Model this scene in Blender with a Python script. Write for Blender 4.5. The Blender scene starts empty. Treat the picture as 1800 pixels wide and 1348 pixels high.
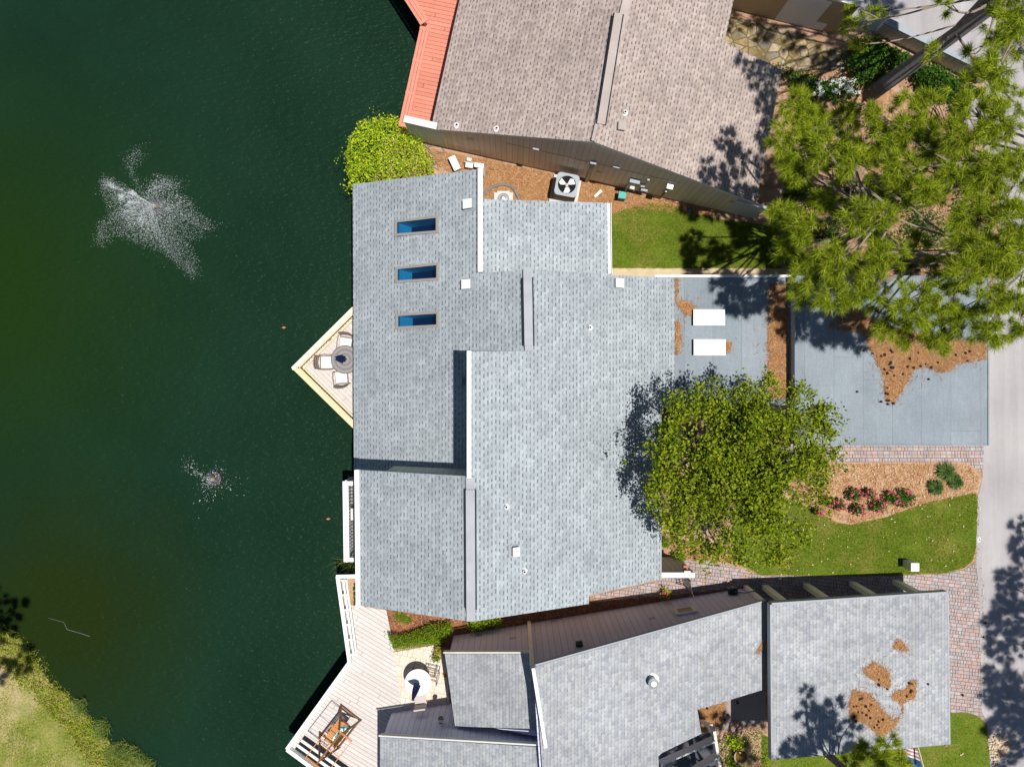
import bpy, math, random
import numpy as np
from mathutils import Vector, Matrix

random.seed(7)
RNG = np.random.default_rng(11)
scene = bpy.context.scene
COL = scene.collection
CAMZ, F = 28.0, 1400.0      # drone height in metres, focal length in photo pixels
CX, CY = 900.0, 674.0

# ------------------------------------------------------------------ measuring helpers
def W(px, py, z=0.0):
    """world point at height z that the photo shows at (px, py)"""
    k = (CAMZ - z) / F
    return Vector(((px - CX) * k, (CY - py) * k, z))

def XY(px, py, z=0.0):
    v = W(px, py, z)
    return (v.x, v.y)

def hit(px, py, pl):
    """point on the plane z = a + b x + c y seen at (px, py)"""
    a, b, c = pl
    dx, dy = (px - CX) / F, (CY - py) / F
    t = (CAMZ - a) / (1 + b * dx + c * dy)
    return Vector((dx * t, dy * t, CAMZ - t))

def pz(pl, x, y):
    return pl[0] + pl[1] * x + pl[2] * y

def area2(p):
    return sum(p[i][0] * p[(i + 1) % len(p)][1] - p[(i + 1) % len(p)][0] * p[i][1] for i in range(len(p)))

def ccw(p):
    return list(p) if area2(p) > 0 else list(reversed(p))

def inset(poly, d):
    """offset a polygon inwards by d"""
    p = [Vector((q[0], q[1])) for q in ccw(poly)]
    n = len(p); out = []
    for i in range(n):
        a, b, c = p[i - 1], p[i], p[(i + 1) % n]
        e1, e2 = (b - a).normalized(), (c - b).normalized()
        n1, n2 = Vector((-e1.y, e1.x)), Vector((-e2.y, e2.x))
        m = n1 + n2
        if m.length < 1e-4: m = n1
        m.normalize()
        s = d / max(0.35, m.dot(n1))
        out.append((b.x + m.x * s, b.y + m.y * s))
    return out

# ------------------------------------------------------------------ materials
class NB:
    def __init__(self, name, rough=0.7, spec=0.3):
        self.m = bpy.data.materials.new(name)
        self.m.use_nodes = True
        self.nt = self.m.node_tree
        self.b = self.nt.nodes['Principled BSDF']
        self.b.inputs['Roughness'].default_value = rough
        self.b.inputs['Specular IOR Level'].default_value = spec
    def node(self, t, **kw):
        n = self.nt.nodes.new(t)
        for k, v in kw.items(): setattr(n, k, v)
        return n
    def link(self, a, b): self.nt.links.new(a, b)
    def put(self, sock, v):
        if isinstance(v, bpy.types.NodeSocket): self.link(v, sock)
        elif isinstance(v, (tuple, list)):
            sock.default_value = tuple(v) + (1.0,) if len(v) == 3 and sock.type == 'RGBA' else tuple(v)
        else: sock.default_value = v
    def math(self, op, a, b=0.0, c=0.0):
        n = self.node('ShaderNodeMath', operation=op)
        self.put(n.inputs[0], a); self.put(n.inputs[1], b); self.put(n.inputs[2], c)
        return n.outputs[0]
    def mix(self, f, a, b, blend='MIX'):
        n = self.node('ShaderNodeMix', data_type='RGBA', blend_type=blend)
        self.put(n.inputs[0], f); self.put(n.inputs[6], a); self.put(n.inputs[7], b)
        return n.outputs[2]
    def uv(self):
        s = self.node('ShaderNodeSeparateXYZ'); self.link(self.node('ShaderNodeUVMap').outputs[0], s.inputs[0])
        return s.outputs[0], s.outputs[1]
    def pos(self):
        return self.node('ShaderNodeNewGeometry').outputs['Position']
    def vec(self, x, y, z=0.0):
        n = self.node('ShaderNodeCombineXYZ'); self.put(n.inputs[0], x); self.put(n.inputs[1], y); self.put(n.inputs[2], z)
        return n.outputs[0]
    def noise(self, scale, detail=3, co=None, rough=0.55, sx=None):
        n = self.node('ShaderNodeTexNoise'); n.inputs['Scale'].default_value = scale
        n.inputs['Detail'].default_value = detail; n.inputs['Roughness'].default_value = rough
        co = co or self.pos()
        if sx:
            mp = self.node('ShaderNodeMapping'); mp.inputs['Scale'].default_value = sx
            self.link(co, mp.inputs[0]); co = mp.outputs[0]
        self.link(co, n.inputs['Vector'])
        return n.outputs['Fac']
    def white(self, v):
        n = self.node('ShaderNodeTexWhiteNoise', noise_dimensions='3D'); self.link(v, n.inputs[0])
        return n.outputs['Value']
    def rng(self, v, a, b, c=0.0, d=1.0):
        n = self.node('ShaderNodeMapRange'); n.clamp = True
        self.put(n.inputs[0], v); self.put(n.inputs[1], a); self.put(n.inputs[2], b); self.put(n.inputs[3], c); self.put(n.inputs[4], d)
        return n.outputs[0]
    def color(self, c): self.put(self.b.inputs['Base Color'], c)
    def bump(self, h, strength=0.4, dist=0.02):
        n = self.node('ShaderNodeBump'); n.inputs['Strength'].default_value = strength
        n.inputs['Distance'].default_value = dist
        self.link(h, n.inputs['Height']); self.link(n.outputs[0], self.b.inputs['Normal'])
    def scale(self, c, f):
        n = self.node('ShaderNodeMix', data_type='RGBA', blend_type='MULTIPLY'); n.inputs[0].default_value = 1.0
        self.put(n.inputs[6], c)
        cc = self.node('ShaderNodeCombineColor')
        for i in range(3): self.put(cc.inputs[i], f)
        self.link(cc.outputs[0], n.inputs[7])
        return n.outputs[2]

def plain(name, col, rough=0.6, metal=0.0, var=0.12, scale=6.0, spec=0.3, bump=0.0):
    n = NB(name, rough, spec)
    f = n.noise(scale, 4)
    n.color(n.mix(f, [c * (1 - var) for c in col], [min(1, c * (1 + var)) for c in col]))
    n.b.inputs['Metallic'].default_value = metal
    if bump: n.bump(n.noise(scale * 6, 4), bump, 0.01)
    return n.m

def shingle(name, lo, hi, dark, tint, row=0.124, cell=0.19, dash=0.8, dashw=0.34, lenv=0.54, wear=0.1):
    """laminated asphalt shingles: courses along v, printed dark teeth, each tab its own grey"""
    n = NB(name, 0.9, 0.15)
    u, v = n.uv()
    ur = n.math('DIVIDE', u, row); r = n.math('FLOOR', ur); fu = n.math('FRACT', ur)
    off = n.white(n.vec(r, 3.7, 1.1))
    vr = n.math('ADD', n.math('DIVIDE', v, cell), n.math('MULTIPLY', off, 9.0)); c = n.math('FLOOR', vr); fv = n.math('FRACT', vr)
    h1 = n.white(n.vec(r, c, 0.5)); h2 = n.white(n.vec(r, c, 4.5))
    wide = n.white(n.vec(r, n.math('FLOOR', n.math('DIVIDE', vr, 5.0)), 8.5))
    col = n.mix(h1, lo, hi)
    col = n.mix(n.math('MULTIPLY', n.rng(wide, 0.7, 1.0), 0.3), col, tint)
    # weathering, broad and blotchy
    w = n.noise(0.55, 4, rough=0.6); col = n.scale(col, n.rng(w, 0.3, 0.7, 1 - wear, 1.07)); w2 = n.noise(2.6, 5, rough=0.65); col = n.scale(col, n.rng(w2, 0.3, 0.7, 1 - wear * .8, 1.06))
    sp = n.noise(60, 2); col = n.scale(col, n.rng(sp, 0.3, 0.7, 0.86, 1.13))
    tooth = n.math('MULTIPLY', n.math('GREATER_THAN', fu, 1 - dashw),
                   n.math('LESS_THAN', fv, n.math('ADD', lenv - 0.16, n.math('MULTIPLY', h2, 0.30))))
    tooth = n.math('MULTIPLY', tooth, n.rng(n.white(n.vec(r, c, 6.1)), 0.0, 0.8, 0.45, 1.0))
    seam = n.math('MULTIPLY', n.math('GREATER_THAN', fu, 0.9), 0.22)
    joint = n.math('MULTIPLY', n.math('LESS_THAN', fv, 0.06), 0.16)
    col = n.mix(n.math('MULTIPLY', tooth, dash), col, dark)
    col = n.mix(n.math('MAXIMUM', seam, joint), col, dark)
    n.color(col)
    hgt = n.math('ADD', n.math('MULTIPLY', fu, 0.5), n.math('MULTIPLY', n.math('SUBTRACT', 1.0, tooth), 0.5))
    n.bump(n.math('ADD', hgt, n.math('MULTIPLY', sp, 0.3)), 0.5, 0.012)
    return n.m

def lined(name, col, period, axis=0, groove=0.05, dark=0.35, var=0.16, rough=0.65, along=2.4, tint=None, bump=0.5):
    """boards: grooves every `period` across the chosen UV axis, each board its own tone"""
    n = NB(name, rough, 0.25)
    u, v = n.uv()
    a, b = (u, v) if axis == 0 else (v, u)
    r_ = n.math('DIVIDE', a, period); r = n.math('FLOOR', r_); f = n.math('FRACT', r_)
    bb = n.math('ADD', n.math('DIVIDE', b, along), n.math('MULTIPLY', n.white(n.vec(r, 1.3, 2.2)), 5.0))
    h = n.white(n.vec(r, n.math('FLOOR', bb), 0.7))
    c = n.mix(h, [x * (1 - var) for x in col], [x * (1 + var) for x in col])
    if tint: c = n.mix(n.rng(n.noise(0.9, 4), 0.42, 0.7, 0, 0.6), c, tint)
    g = n.noise(9, 4, n.vec(n.math('MULTIPLY', a, 5.0), b)); c = n.scale(c, n.rng(g, 0.3, 0.7, 0.88, 1.1))
    line = n.math('LESS_THAN', f, groove)
    end = n.math('MULTIPLY', n.math('LESS_THAN', n.math('FRACT', bb), 0.008), 0.6)
    line = n.math('MAXIMUM', line, end)
    c = n.mix(line, c, [x * dark for x in col])
    n.color(c)
    n.bump(n.math('ADD', n.math('SUBTRACT', 1.0, line), n.math('MULTIPLY', g, 0.15)), bump, 0.01)
    return n.m

def pavers(name, cols, w=0.22, h=0.15, mortar=(0.10, 0.085, 0.075), ms=0.012, grime=(0.2, 0.15, 0.11)):
    n = NB(name, 0.85, 0.2)
    u, v = n.uv()
    r_ = n.math('DIVIDE', u, h); r = n.math('FLOOR', r_); fu = n.math('FRACT', r_)
    off = n.white(n.vec(r, 9.1, 3.3))
    v_ = n.math('ADD', n.math('DIVIDE', v, w), n.math('MULTIPLY', off, 3.0))
    c_ = n.math('FLOOR', v_); fv = n.math('FRACT', v_)
    hh = n.white(n.vec(r, c_, 0.5)); h2 = n.white(n.vec(r, c_, 7.5))
    split = n.math('MULTIPLY', n.math('GREATER_THAN', h2, 0.62), n.math('LESS_THAN', n.math('ABSOLUTE', n.math('SUBTRACT', fv, 0.5)), ms / w))
    cr = n.node('ShaderNodeValToRGB'); cr.color_ramp.interpolation = 'CONSTANT'
    e = cr.color_ramp.elements
    e[0].position = 0; e[0].color = (*cols[0], 1); e[1].position = 1.0 / len(cols); e[1].color = (*cols[1], 1)
    for i in range(2, len(cols)):
        q = e.new(i / len(cols)); q.color = (*cols[i], 1)
    n.link(hh, cr.inputs[0])
    c = cr.outputs[0]
    c = n.scale(c, n.rng(n.noise(30, 3), 0.3, 0.7, 0.8, 1.15))
    c = n.mix(n.rng(n.noise(1.2, 4), 0.5, 0.75, 0, 0.5), c, grime)
    m = n.math('MAXIMUM', n.math('LESS_THAN', fu, ms * 1.2 / h), n.math('LESS_THAN', fv, ms * 1.2 / w))
    m = n.math('MAXIMUM', m, split)
    n.color(n.mix(m, c, mortar))
    n.bump(n.math('SUBTRACT', 1.0, m), 0.5, 0.01)
    return n.m

def soil(name, c1, c2, c3, scale=5.0, rough=0.95, fine=45.0, bump=0.8, far=None):
    n = NB(name, rough, 0.1)
    a = n.rng(n.noise(scale, 6, rough=0.7), 0.35, 0.65); f = n.noise(fine, 4, rough=0.75)
    c = n.mix(a, c1, c2)
    c = n.mix(n.rng(n.noise(scale * 0.35, 4), 0.48, 0.68), c, c3)
    c = n.scale(c, n.rng(f, 0.25, 0.75, 0.45, 1.5))
    if far:      # beyond the gardens the land is rough grass
        d = n.node('ShaderNodeVectorMath', operation='LENGTH'); n.link(n.pos(), d.inputs[0])
        c = n.mix(n.rng(n.math('ADD', d.outputs['Value'], n.math('MULTIPLY', n.noise(.3, 4), 5.0)), 25.0, 29.0), c, n.scale(far, n.rng(n.noise(.8, 5), .3, .7, .6, 1.3)))
    n.color(c); n.bump(f, bump, 0.04)
    return n.m

def leafy(name, cols, trans=0.35, rough=0.6):
    """every leaf its own green, some light through it"""
    n = NB(name, 0.8, 0.04)
    g = n.node('ShaderNodeNewGeometry')
    cr = n.node('ShaderNodeValToRGB'); e = cr.color_ramp.elements
    e[0].color = (*cols[0], 1); e[1].color = (*cols[-1], 1)
    for i in range(1, len(cols) - 1):
        q = e.new(i / (len(cols) - 1)); q.color = (*cols[i], 1)
    n.link(g.outputs['Random Per Island'], cr.inputs[0])
    n.color(cr.outputs[0])
    if trans:
        t = n.node('ShaderNodeBsdfTranslucent'); n.link(cr.outputs[0], t.inputs[0])
        mx = n.node('ShaderNodeMixShader'); mx.inputs[0].default_value = trans
        out = n.nt.nodes['Material Output']
        n.link(n.b.outputs[0], mx.inputs[1]); n.link(t.outputs[0], mx.inputs[2]); n.link(mx.outputs[0], out.inputs[0])
    return n.m

def lake_mat():
    n = NB('lake_water', 0.3, 0.045)
    n.b.inputs['IOR'].default_value = 1.33
    p = n.pos()
    d = n.node('ShaderNodeVectorMath', operation='DISTANCE'); n.link(p, d.inputs[0]); d.inputs[1].default_value = (-16.6, -8.6, -1.2)
    k = n.math('ADD', d.outputs['Value'], n.math('MULTIPLY', n.noise(0.5, 4), 2.2))
    shoal = n.rng(k, 2.5, 7.4, 1.0, 0.0)
    d2 = n.node('ShaderNodeVectorMath', operation='DISTANCE'); n.link(p, d2.inputs[0]); d2.inputs[1].default_value = (-19.5, 3.5, -1.2)
    olive = n.math('MULTIPLY', n.rng(n.math('ADD', d2.outputs['Value'], n.math('MULTIPLY', n.noise(0.4, 3), 2.0)), 3.0, 10.5, 1.0, 0.0), 0.9)
    deep = n.mix(n.rng(n.noise(0.22, 4), 0.35, 0.65), (0.0065, 0.0225, 0.012), (0.0085, 0.028, 0.0155))
    c = n.mix(olive, deep, (0.0105, 0.028, 0.0045))
    c = n.mix(shoal, c, (0.0125, 0.023, 0.0045))
    n.color(c)
    r1 = n.noise(3.2, 2, sx=(1.0, 2.6, 1.0)); r2 = n.noise(8.0, 1, sx=(1.2, 2.2, 1.0))
    h = n.math('ADD', r1, n.math('MULTIPLY', r2, 0.25))
    n.bump(h, 0.5, 0.15)
    return n.m

M = {}
def mats():
    M['shingle_grey'] = shingle('grey_shingle', (0.32, 0.358, 0.386), (0.408, 0.452, 0.482), (0.10, 0.118, 0.138), (0.285, 0.31, 0.345), dash=0.76, wear=0.12)
    M['shingle_tan'] = shingle('tan_shingle', (0.33, 0.27, 0.248), (0.45, 0.378, 0.345), (0.105, 0.078, 0.07), (0.36, 0.295, 0.24))
    M['shingle_plain'] = shingle('lavender_grey_shingle', (0.295, 0.31, 0.345), (0.42, 0.435, 0.45), (0.13, 0.14, 0.17), (0.40, 0.40, 0.37), row=0.11, cell=0.13, dash=0.55, dashw=0.24, lenv=0.55, wear=0.17)
    M['cap_shingle'] = plain('ridge_cap_grey', (0.35, 0.365, 0.395), 0.9, var=0.25, scale=2.2)
    M['cap_tan'] = plain('ridge_cap_tan', (0.39, 0.34, 0.315), 0.9, var=0.25, scale=2.2)
    M['gap'] = plain('vent_slot_dark', (0.015, 0.016, 0.018), 0.9)
    M['white'] = plain('white_paint', (0.80, 0.80, 0.78), 0.5, var=0.05, scale=3)
    M['offwhite'] = plain('weathered_white_paint', (0.66, 0.65, 0.62), 0.6, var=0.15, scale=3)
    M['grey_trim'] = plain('grey_trim_paint', (0.30, 0.33, 0.36), 0.55, var=0.1)
    M['beige_trim'] = plain('beige_trim_paint', (0.84, 0.81, 0.72), 0.6, var=0.1)
    M['siding_tan'] = lined('tan_board_siding', (0.84, 0.71, 0.57), 0.19, axis=1, groove=0.05, dark=0.4, var=0.05, along=30)
    M['siding_grey'] = lined('taupe_board_siding', (0.56, 0.57, 0.72), 0.2, axis=1, groove=0.05, dark=0.35, var=0.05, along=30)
    M['siding_beige'] = lined('beige_board_siding', (0.50, 0.51, 0.45), 0.2, axis=1, groove=0.05, dark=0.4, var=0.05, along=30)
    M['white_wall'] = plain('white_stucco', (0.72, 0.73, 0.74), 0.8, var=0.05, scale=2, bump=0.1)
    M['tan_wall'] = plain('tan_stucco', (0.42, 0.34, 0.22), 0.85, var=0.1, scale=2, bump=0.1)
    M['flat_roof'] = rollroof()
    M['deck_white'] = lined('pale_deck_board', (0.56, 0.52, 0.495), 0.14, axis=0, groove=0.10, dark=0.45, var=0.07, along=3.7, tint=(0.50, 0.455, 0.425))
    M['deck_grey'] = lined('greige_deck_board', (0.56, 0.50, 0.48), 0.14, axis=0, groove=0.08, dark=0.5, var=0.08, along=3.7)
    M['deck_red'] = lined('red_stained_board', (0.56, 0.195, 0.135), 0.14, axis=0, groove=0.09, dark=0.32, var=0.12, along=4.2, tint=(0.60, 0.255, 0.185))
    M['red_paint'] = plain('red_stain', (0.58, 0.225, 0.16), 0.65, var=0.15, scale=5)
    M['new_wood'] = plain('yellow_pine_board', (0.74, 0.55, 0.33), 0.6, var=0.12, scale=4)
    M['pale_wood'] = plain('cream_rail_board', (0.78, 0.68, 0.53), 0.6, var=0.1, scale=4)
    M['red_wood'] = plain('brown_stained_wood', (0.20, 0.085, 0.035), 0.5, var=0.25, scale=9)
    M['slat_wood'] = plain('orange_teak', (0.58, 0.24, 0.06), 0.5, var=0.2, scale=9)
    M['pavers'] = pavers('pink_grey_pavers', [(0.37, 0.29, 0.28), (0.43, 0.32, 0.30), (0.35, 0.31, 0.315), (0.41, 0.36, 0.355), (0.41, 0.28, 0.25), (0.33, 0.29, 0.29)], 0.2, 0.125)
    M['road'] = road_mat()
    M['concrete'] = plain('warm_concrete', (0.50, 0.41, 0.26), 0.85, var=0.25, scale=2.5, bump=0.2)
    M['slab'] = plain('brown_grey_slab', (0.30, 0.255, 0.23), 0.85, var=0.12, scale=2.5, bump=0.2)
    M['pale_concrete'] = plain('pale_concrete', (0.55, 0.53, 0.50), 0.85, var=0.15, scale=4, bump=0.2)
    M['tiles'] = pavers('cream_patio_tiles', [(0.64, 0.55, 0.47), (0.67, 0.60, 0.53), (0.62, 0.54, 0.45), (0.66, 0.57, 0.47)], 0.36, 0.36, (0.42, 0.33, 0.26), 0.012, (0.56, 0.46, 0.37))
    M['mulch'] = soil('pine_straw_mulch', (0.42, 0.25, 0.155), (0.53, 0.37, 0.26), (0.33, 0.185, 0.115), far=(0.10, 0.14, 0.02))
    M['bed'] = soil('tan_bark_bed', (0.46, 0.28, 0.16), (0.52, 0.36, 0.23), (0.40, 0.22, 0.115))
    M['red_mulch'] = soil('red_bark_mulch', (0.24, 0.075, 0.04), (0.32, 0.14, 0.085), (0.14, 0.06, 0.04))
    M['lawn'] = soil('lawn_soil', (0.10, 0.155, 0.012), (0.14, 0.185, 0.022), (0.20, 0.20, 0.04), 2.2, fine=30)
    M['bank'] = soil('dry_bank_grass', (0.27, 0.26, 0.075), (0.15, 0.19, 0.03), (0.46, 0.36, 0.20), 1.3, fine=18)
    M['flag'] = flag_mat()
    M['lake'] = lake_mat()
    M['needle_litter'] = leafy('brown_pine_needles', [(0.15, 0.06, 0.025), (0.42, 0.21, 0.085), (0.27, 0.115, 0.045), (0.56, 0.35, 0.17), (0.36, 0.16, 0.06)], 0)
    M['leaf_litter'] = leafy('fallen_leaf_tan', [(0.55, 0.40, 0.25), (0.68, 0.56, 0.40), (0.42, 0.22, 0.10)], 0)
    M['cone'] = plain('pine_cone_brown', (0.05, 0.03, 0.02), 0.9, var=0.4, scale=40)
    M['pine'] = leafy('pine_needle', [(0.03, 0.075, 0.004), (0.21, 0.295, 0.009), (0.50, 0.54, 0.05), (0.07, 0.13, 0.005), (0.31, 0.385, 0.018)], 0.10)
    M['oak'] = leafy('broad_leaf', [(0.045, 0.09, 0.004), (0.14, 0.20, 0.008), (0.28, 0.31, 0.02), (0.085, 0.135, 0.005)], 0.08)
    M['bright_leaf'] = leafy('bright_shrub_leaf', [(0.12, 0.25, 0.012), (0.33, 0.48, 0.018), (0.58, 0.64, 0.04), (0.19, 0.31, 0.012)], 0.18)
    M['hedge_leaf'] = leafy('hedge_leaf', [(0.08, 0.17, 0.01), (0.18, 0.28, 0.014), (0.27, 0.35, 0.025)], 0.3)
    M['dark_leaf'] = leafy('dark_shrub_leaf', [(0.02, 0.07, 0.012), (0.05, 0.13, 0.015), (0.10, 0.20, 0.02)], 0.25)
    M['strap_leaf'] = leafy('strap_leaf', [(0.03, 0.085, 0.02), (0.10, 0.18, 0.045), (0.20, 0.29, 0.09)], 0.2)
    M['reed'] = leafy('reed_blade', [(0.20, 0.32, 0.07), (0.33, 0.45, 0.11), (0.40, 0.42, 0.13)], 0.3)
    M['bank_blade'] = leafy('bank_blade', [(0.24, 0.34, 0.015), (0.42, 0.50, 0.03), (0.52, 0.44, 0.14), (0.20, 0.26, 0.02)], 0.3)
    M['grass'] = leafy('grass_blade', [(0.10, 0.18, 0.008), (0.18, 0.265, 0.014), (0.25, 0.31, 0.024), (0.32, 0.30, 0.07)], 0.3)
    M['bark'] = plain('pine_bark', (0.19, 0.178, 0.175), 0.95, var=0.5, scale=9, bump=0.6)
    M['twig'] = plain('pale_branch_bark', (0.26, 0.21, 0.16), 0.9, var=0.3, scale=9)
    M['pink'] = leafy('pink_petal', [(0.42, 0.03, 0.09), (0.62, 0.08, 0.20), (0.58, 0.17, 0.17)], 0.2)
    M['white_petal'] = leafy('white_petal', [(0.75, 0.78, 0.72), (0.70, 0.74, 0.80), (0.80, 0.80, 0.66)], 0.2)
    M['glass'] = glass_mat()
    M['well'] = plain('skylight_shaft_paint', (0.80, 0.82, 0.82), 0.8)
    M['dark_room'] = plain('dark_room', (0.012, 0.035, 0.075), 0.9)
    M['bronze'] = plain('bronze_frame', (0.31, 0.29, 0.27), 0.5, var=0.1)
    M['metal'] = plain('galvanised_metal', (0.50, 0.53, 0.55), 0.4, 0.6, 0.1)
    M['ac_paint'] = plain('grey_enamel', (0.31, 0.34, 0.37), 0.45, 0.0, 0.06)
    M['ac_side'] = lined('louvred_enamel', (0.22, 0.17, 0.14), 0.045, axis=0, groove=0.35, dark=0.3, var=0.03)
    M['black'] = plain('black_metal', (0.02, 0.02, 0.022), 0.5)
    M['dark_hole'] = plain('dark_interior', (0.008, 0.010, 0.014), 0.9)
    M['teal'] = plain('teal_plastic', (0.05, 0.36, 0.33), 0.5, var=0.15)
    M['blue_cloth'] = plain('navy_canvas', (0.012, 0.035, 0.16), 0.8, var=0.3, scale=14)
    M['grey_cloth'] = plain('taupe_canvas', (0.48, 0.42, 0.39), 0.85, var=0.08)
    M['cushion'] = plain('cream_cushion', (0.70, 0.73, 0.68), 0.85, var=0.06, scale=12)
    M['teal_print'] = print_mat()
    M['iron'] = plain('bronze_cast_metal', (0.20, 0.16, 0.145), 0.5, 0.3, 0.2, 30)
    M['table_metal'] = ring_mat()
    M['white_table'] = plain('white_table_top', (0.86, 0.86, 0.86), 0.35, var=0.02)
    M['drop'] = droplet_mat()
    M['orange'] = plain('orange_plastic', (0.62, 0.32, 0.07), 0.5)
    M['terracotta'] = plain('terracotta', (0.36, 0.17, 0.09), 0.8)
    M['stone'] = plain('pink_grey_stone', (0.42, 0.28, 0.25), 0.9, var=0.3, scale=8, bump=0.5)
    M['yellow_leaf'] = leafy('yellow_green_leaf', [(0.25, 0.30, 0.03), (0.42, 0.40, 0.05), (0.14, 0.22, 0.02)], 0.3)
    M['bulkhead'] = plain('grey_bulkhead', (0.10, 0.10, 0.09), 0.9, var=0.3)
    M['hose_blue'] = plain('blue_hose', (0.04, 0.12, 0.25), 0.5)
    M['paint_mark'] = plain('white_road_paint', (0.72, 0.76, 0.76), 0.7, var=0.12, scale=40)

def rollroof():
    n = NB('grey_rolled_roofing', 0.92, 0.12)
    u, v = n.uv()
    a = n.math('DIVIDE', u, 0.92); f = n.math('FRACT', a); r = n.math('FLOOR', a)
    bb = n.math('ADD', n.math('DIVIDE', v, 4.3), n.white(n.vec(r, 2.0, 2.0)))
    h = n.white(n.vec(r, n.math('FLOOR', bb), 0.3))
    c = n.mix(h, (0.225, 0.262, 0.295), (0.262, 0.30, 0.332))
    c = n.scale(c, n.rng(n.noise(70, 3), 0.3, 0.7, 0.78, 1.2))
    c = n.scale(c, n.rng(n.noise(0.7, 5, rough=.65), 0.3, 0.7, 0.84, 1.08)); c = n.mix(n.rng(n.noise(1.6, 5, rough=.7), .58, .72, 0, .35), c, (.21, .20, .19))
    line = n.math('MAXIMUM', n.math('LESS_THAN', f, 0.014), n.math('LESS_THAN', n.math('FRACT', bb), 0.003))
    strk = n.rng(n.noise(3.0, 3, n.vec(n.math('MULTIPLY', u, 5), n.math('MULTIPLY', v, 0.5))), 0.35, 0.7, 0.95, 1.05)
    c = n.scale(c, strk)
    n.color(n.mix(n.math('MULTIPLY', line, 0.5), c, (0.10, 0.12, 0.15)))
    n.bump(n.noise(90, 2), 0.3, 0.01)
    return n.m

def road_mat():
    n = NB('worn_pale_asphalt', 0.92, 0.15)
    c = n.mix(n.rng(n.noise(0.35, 5), 0.35, 0.65), (0.345, 0.325, 0.335), (0.425, 0.405, 0.41))
    c = n.scale(c, n.rng(n.noise(70, 3, rough=0.8), 0.25, 0.75, 0.72, 1.25))
    c = n.mix(n.rng(n.noise(2.2, 5), 0.56, 0.75, 0, 0.4), c, (0.36, 0.30, 0.25))
    c = n.scale(c, n.rng(n.noise(0.9, 4, sx=(2.5, .12, 1.0)), 0.35, 0.65, 0.86, 1.05))
    n.color(c); n.bump(n.noise(90, 2), 0.4, 0.01)
    return n.m

def flag_mat():
    n = NB('flagstone', 0.9, 0.15)
    vo = n.node('ShaderNodeTexVoronoi', feature='DISTANCE_TO_EDGE'); vo.inputs['Scale'].default_value = 2.6
    n.link(n.pos(), vo.inputs['Vector'])
    v2 = n.node('ShaderNodeTexVoronoi'); v2.inputs['Scale'].default_value = 2.6; n.link(n.pos(), v2.inputs['Vector'])
    s = n.node('ShaderNodeSeparateColor'); n.link(v2.outputs['Color'], s.inputs[0])
    c = n.mix(s.outputs[0], (0.33, 0.235, 0.12), (0.40, 0.34, 0.25))
    c = n.mix(n.rng(s.outputs[1], 0.6, 1.0), c, (0.15, 0.14, 0.13))
    c = n.scale(c, n.rng(n.noise(12, 5), 0.3, 0.7, 0.7, 1.2))
    e = n.rng(vo.outputs['Distance'], 0.02, 0.07, 1.0, 0.0)
    moss = n.mix(n.noise(5), (0.10, 0.10, 0.02), (0.16, 0.10, 0.05))
    n.color(n.mix(n.math('MAXIMUM', e, n.rng(n.noise(1.7, 5), 0.45, 0.62, 0, 0.85)), c, moss))
    n.bump(n.rng(vo.outputs['Distance'], 0.0, 0.1), 0.7, 0.03)
    return n.m

def glass_mat():
    """thin tinted pane: lets light through, mirrors a little sky"""
    n = NB('tinted_skylight_glass', 0.04, 0.6)
    t = n.node('ShaderNodeBsdfTransparent'); t.inputs[0].default_value = (0.36, 0.68, 0.84, 1)
    g = n.node('ShaderNodeBsdfGlossy'); g.inputs['Roughness'].default_value = 0.05; g.inputs[0].default_value = (0.8, 0.9, 1, 1)
    mx = n.node('ShaderNodeMixShader'); mx.inputs[0].default_value = 0.06
    n.link(t.outputs[0], mx.inputs[1]); n.link(g.outputs[0], mx.inputs[2]); n.link(mx.outputs[0], n.nt.nodes['Material Output'].inputs[0])
    return n.m

def droplet_mat():
    n = NB('water_droplet', 0.25, 0.6); n.color((.80, .85, .87))
    t = n.node('ShaderNodeBsdfTransparent'); mx = n.node('ShaderNodeMixShader'); mx.inputs[0].default_value = .38
    n.link(n.b.outputs[0], mx.inputs[1]); n.link(t.outputs[0], mx.inputs[2]); n.link(mx.outputs[0], n.nt.nodes['Material Output'].inputs[0])
    return n.m

def print_mat():
    n = NB('teal_print_fabric', 0.85, 0.1)
    f = n.rng(n.noise(9, 3), 0.45, 0.55)
    n.color(n.mix(f, (0.60, 0.68, 0.64), (0.03, 0.33, 0.32)))
    return n.m

def ring_mat():
    n = NB('cast_table_pattern', 0.5, 0.4)
    u, v = n.uv()
    tc = n.node('ShaderNodeTexCoord')
    s = n.node('ShaderNodeSeparateXYZ'); n.link(tc.outputs['Object'], s.inputs[0])
    r = n.math('SQRT', n.math('ADD', n.math('POWER', s.outputs[0], 2.0), n.math('POWER', s.outputs[1], 2.0)))
    th = n.math('ARCTAN2', s.outputs[1], s.outputs[0])
    spoke = n.math('GREATER_THAN', n.math('SINE', n.math('MULTIPLY', th, 54.0)), 0.1)
    ring = n.math('GREATER_THAN', n.math('SINE', n.math('MULTIPLY', r, 42.0)), -0.15)
    hole = n.math('MULTIPLY', spoke, ring)
    n.color(n.mix(hole, (0.23, 0.21, 0.21), (0.06, 0.055, 0.055)))
    return n.m

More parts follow.
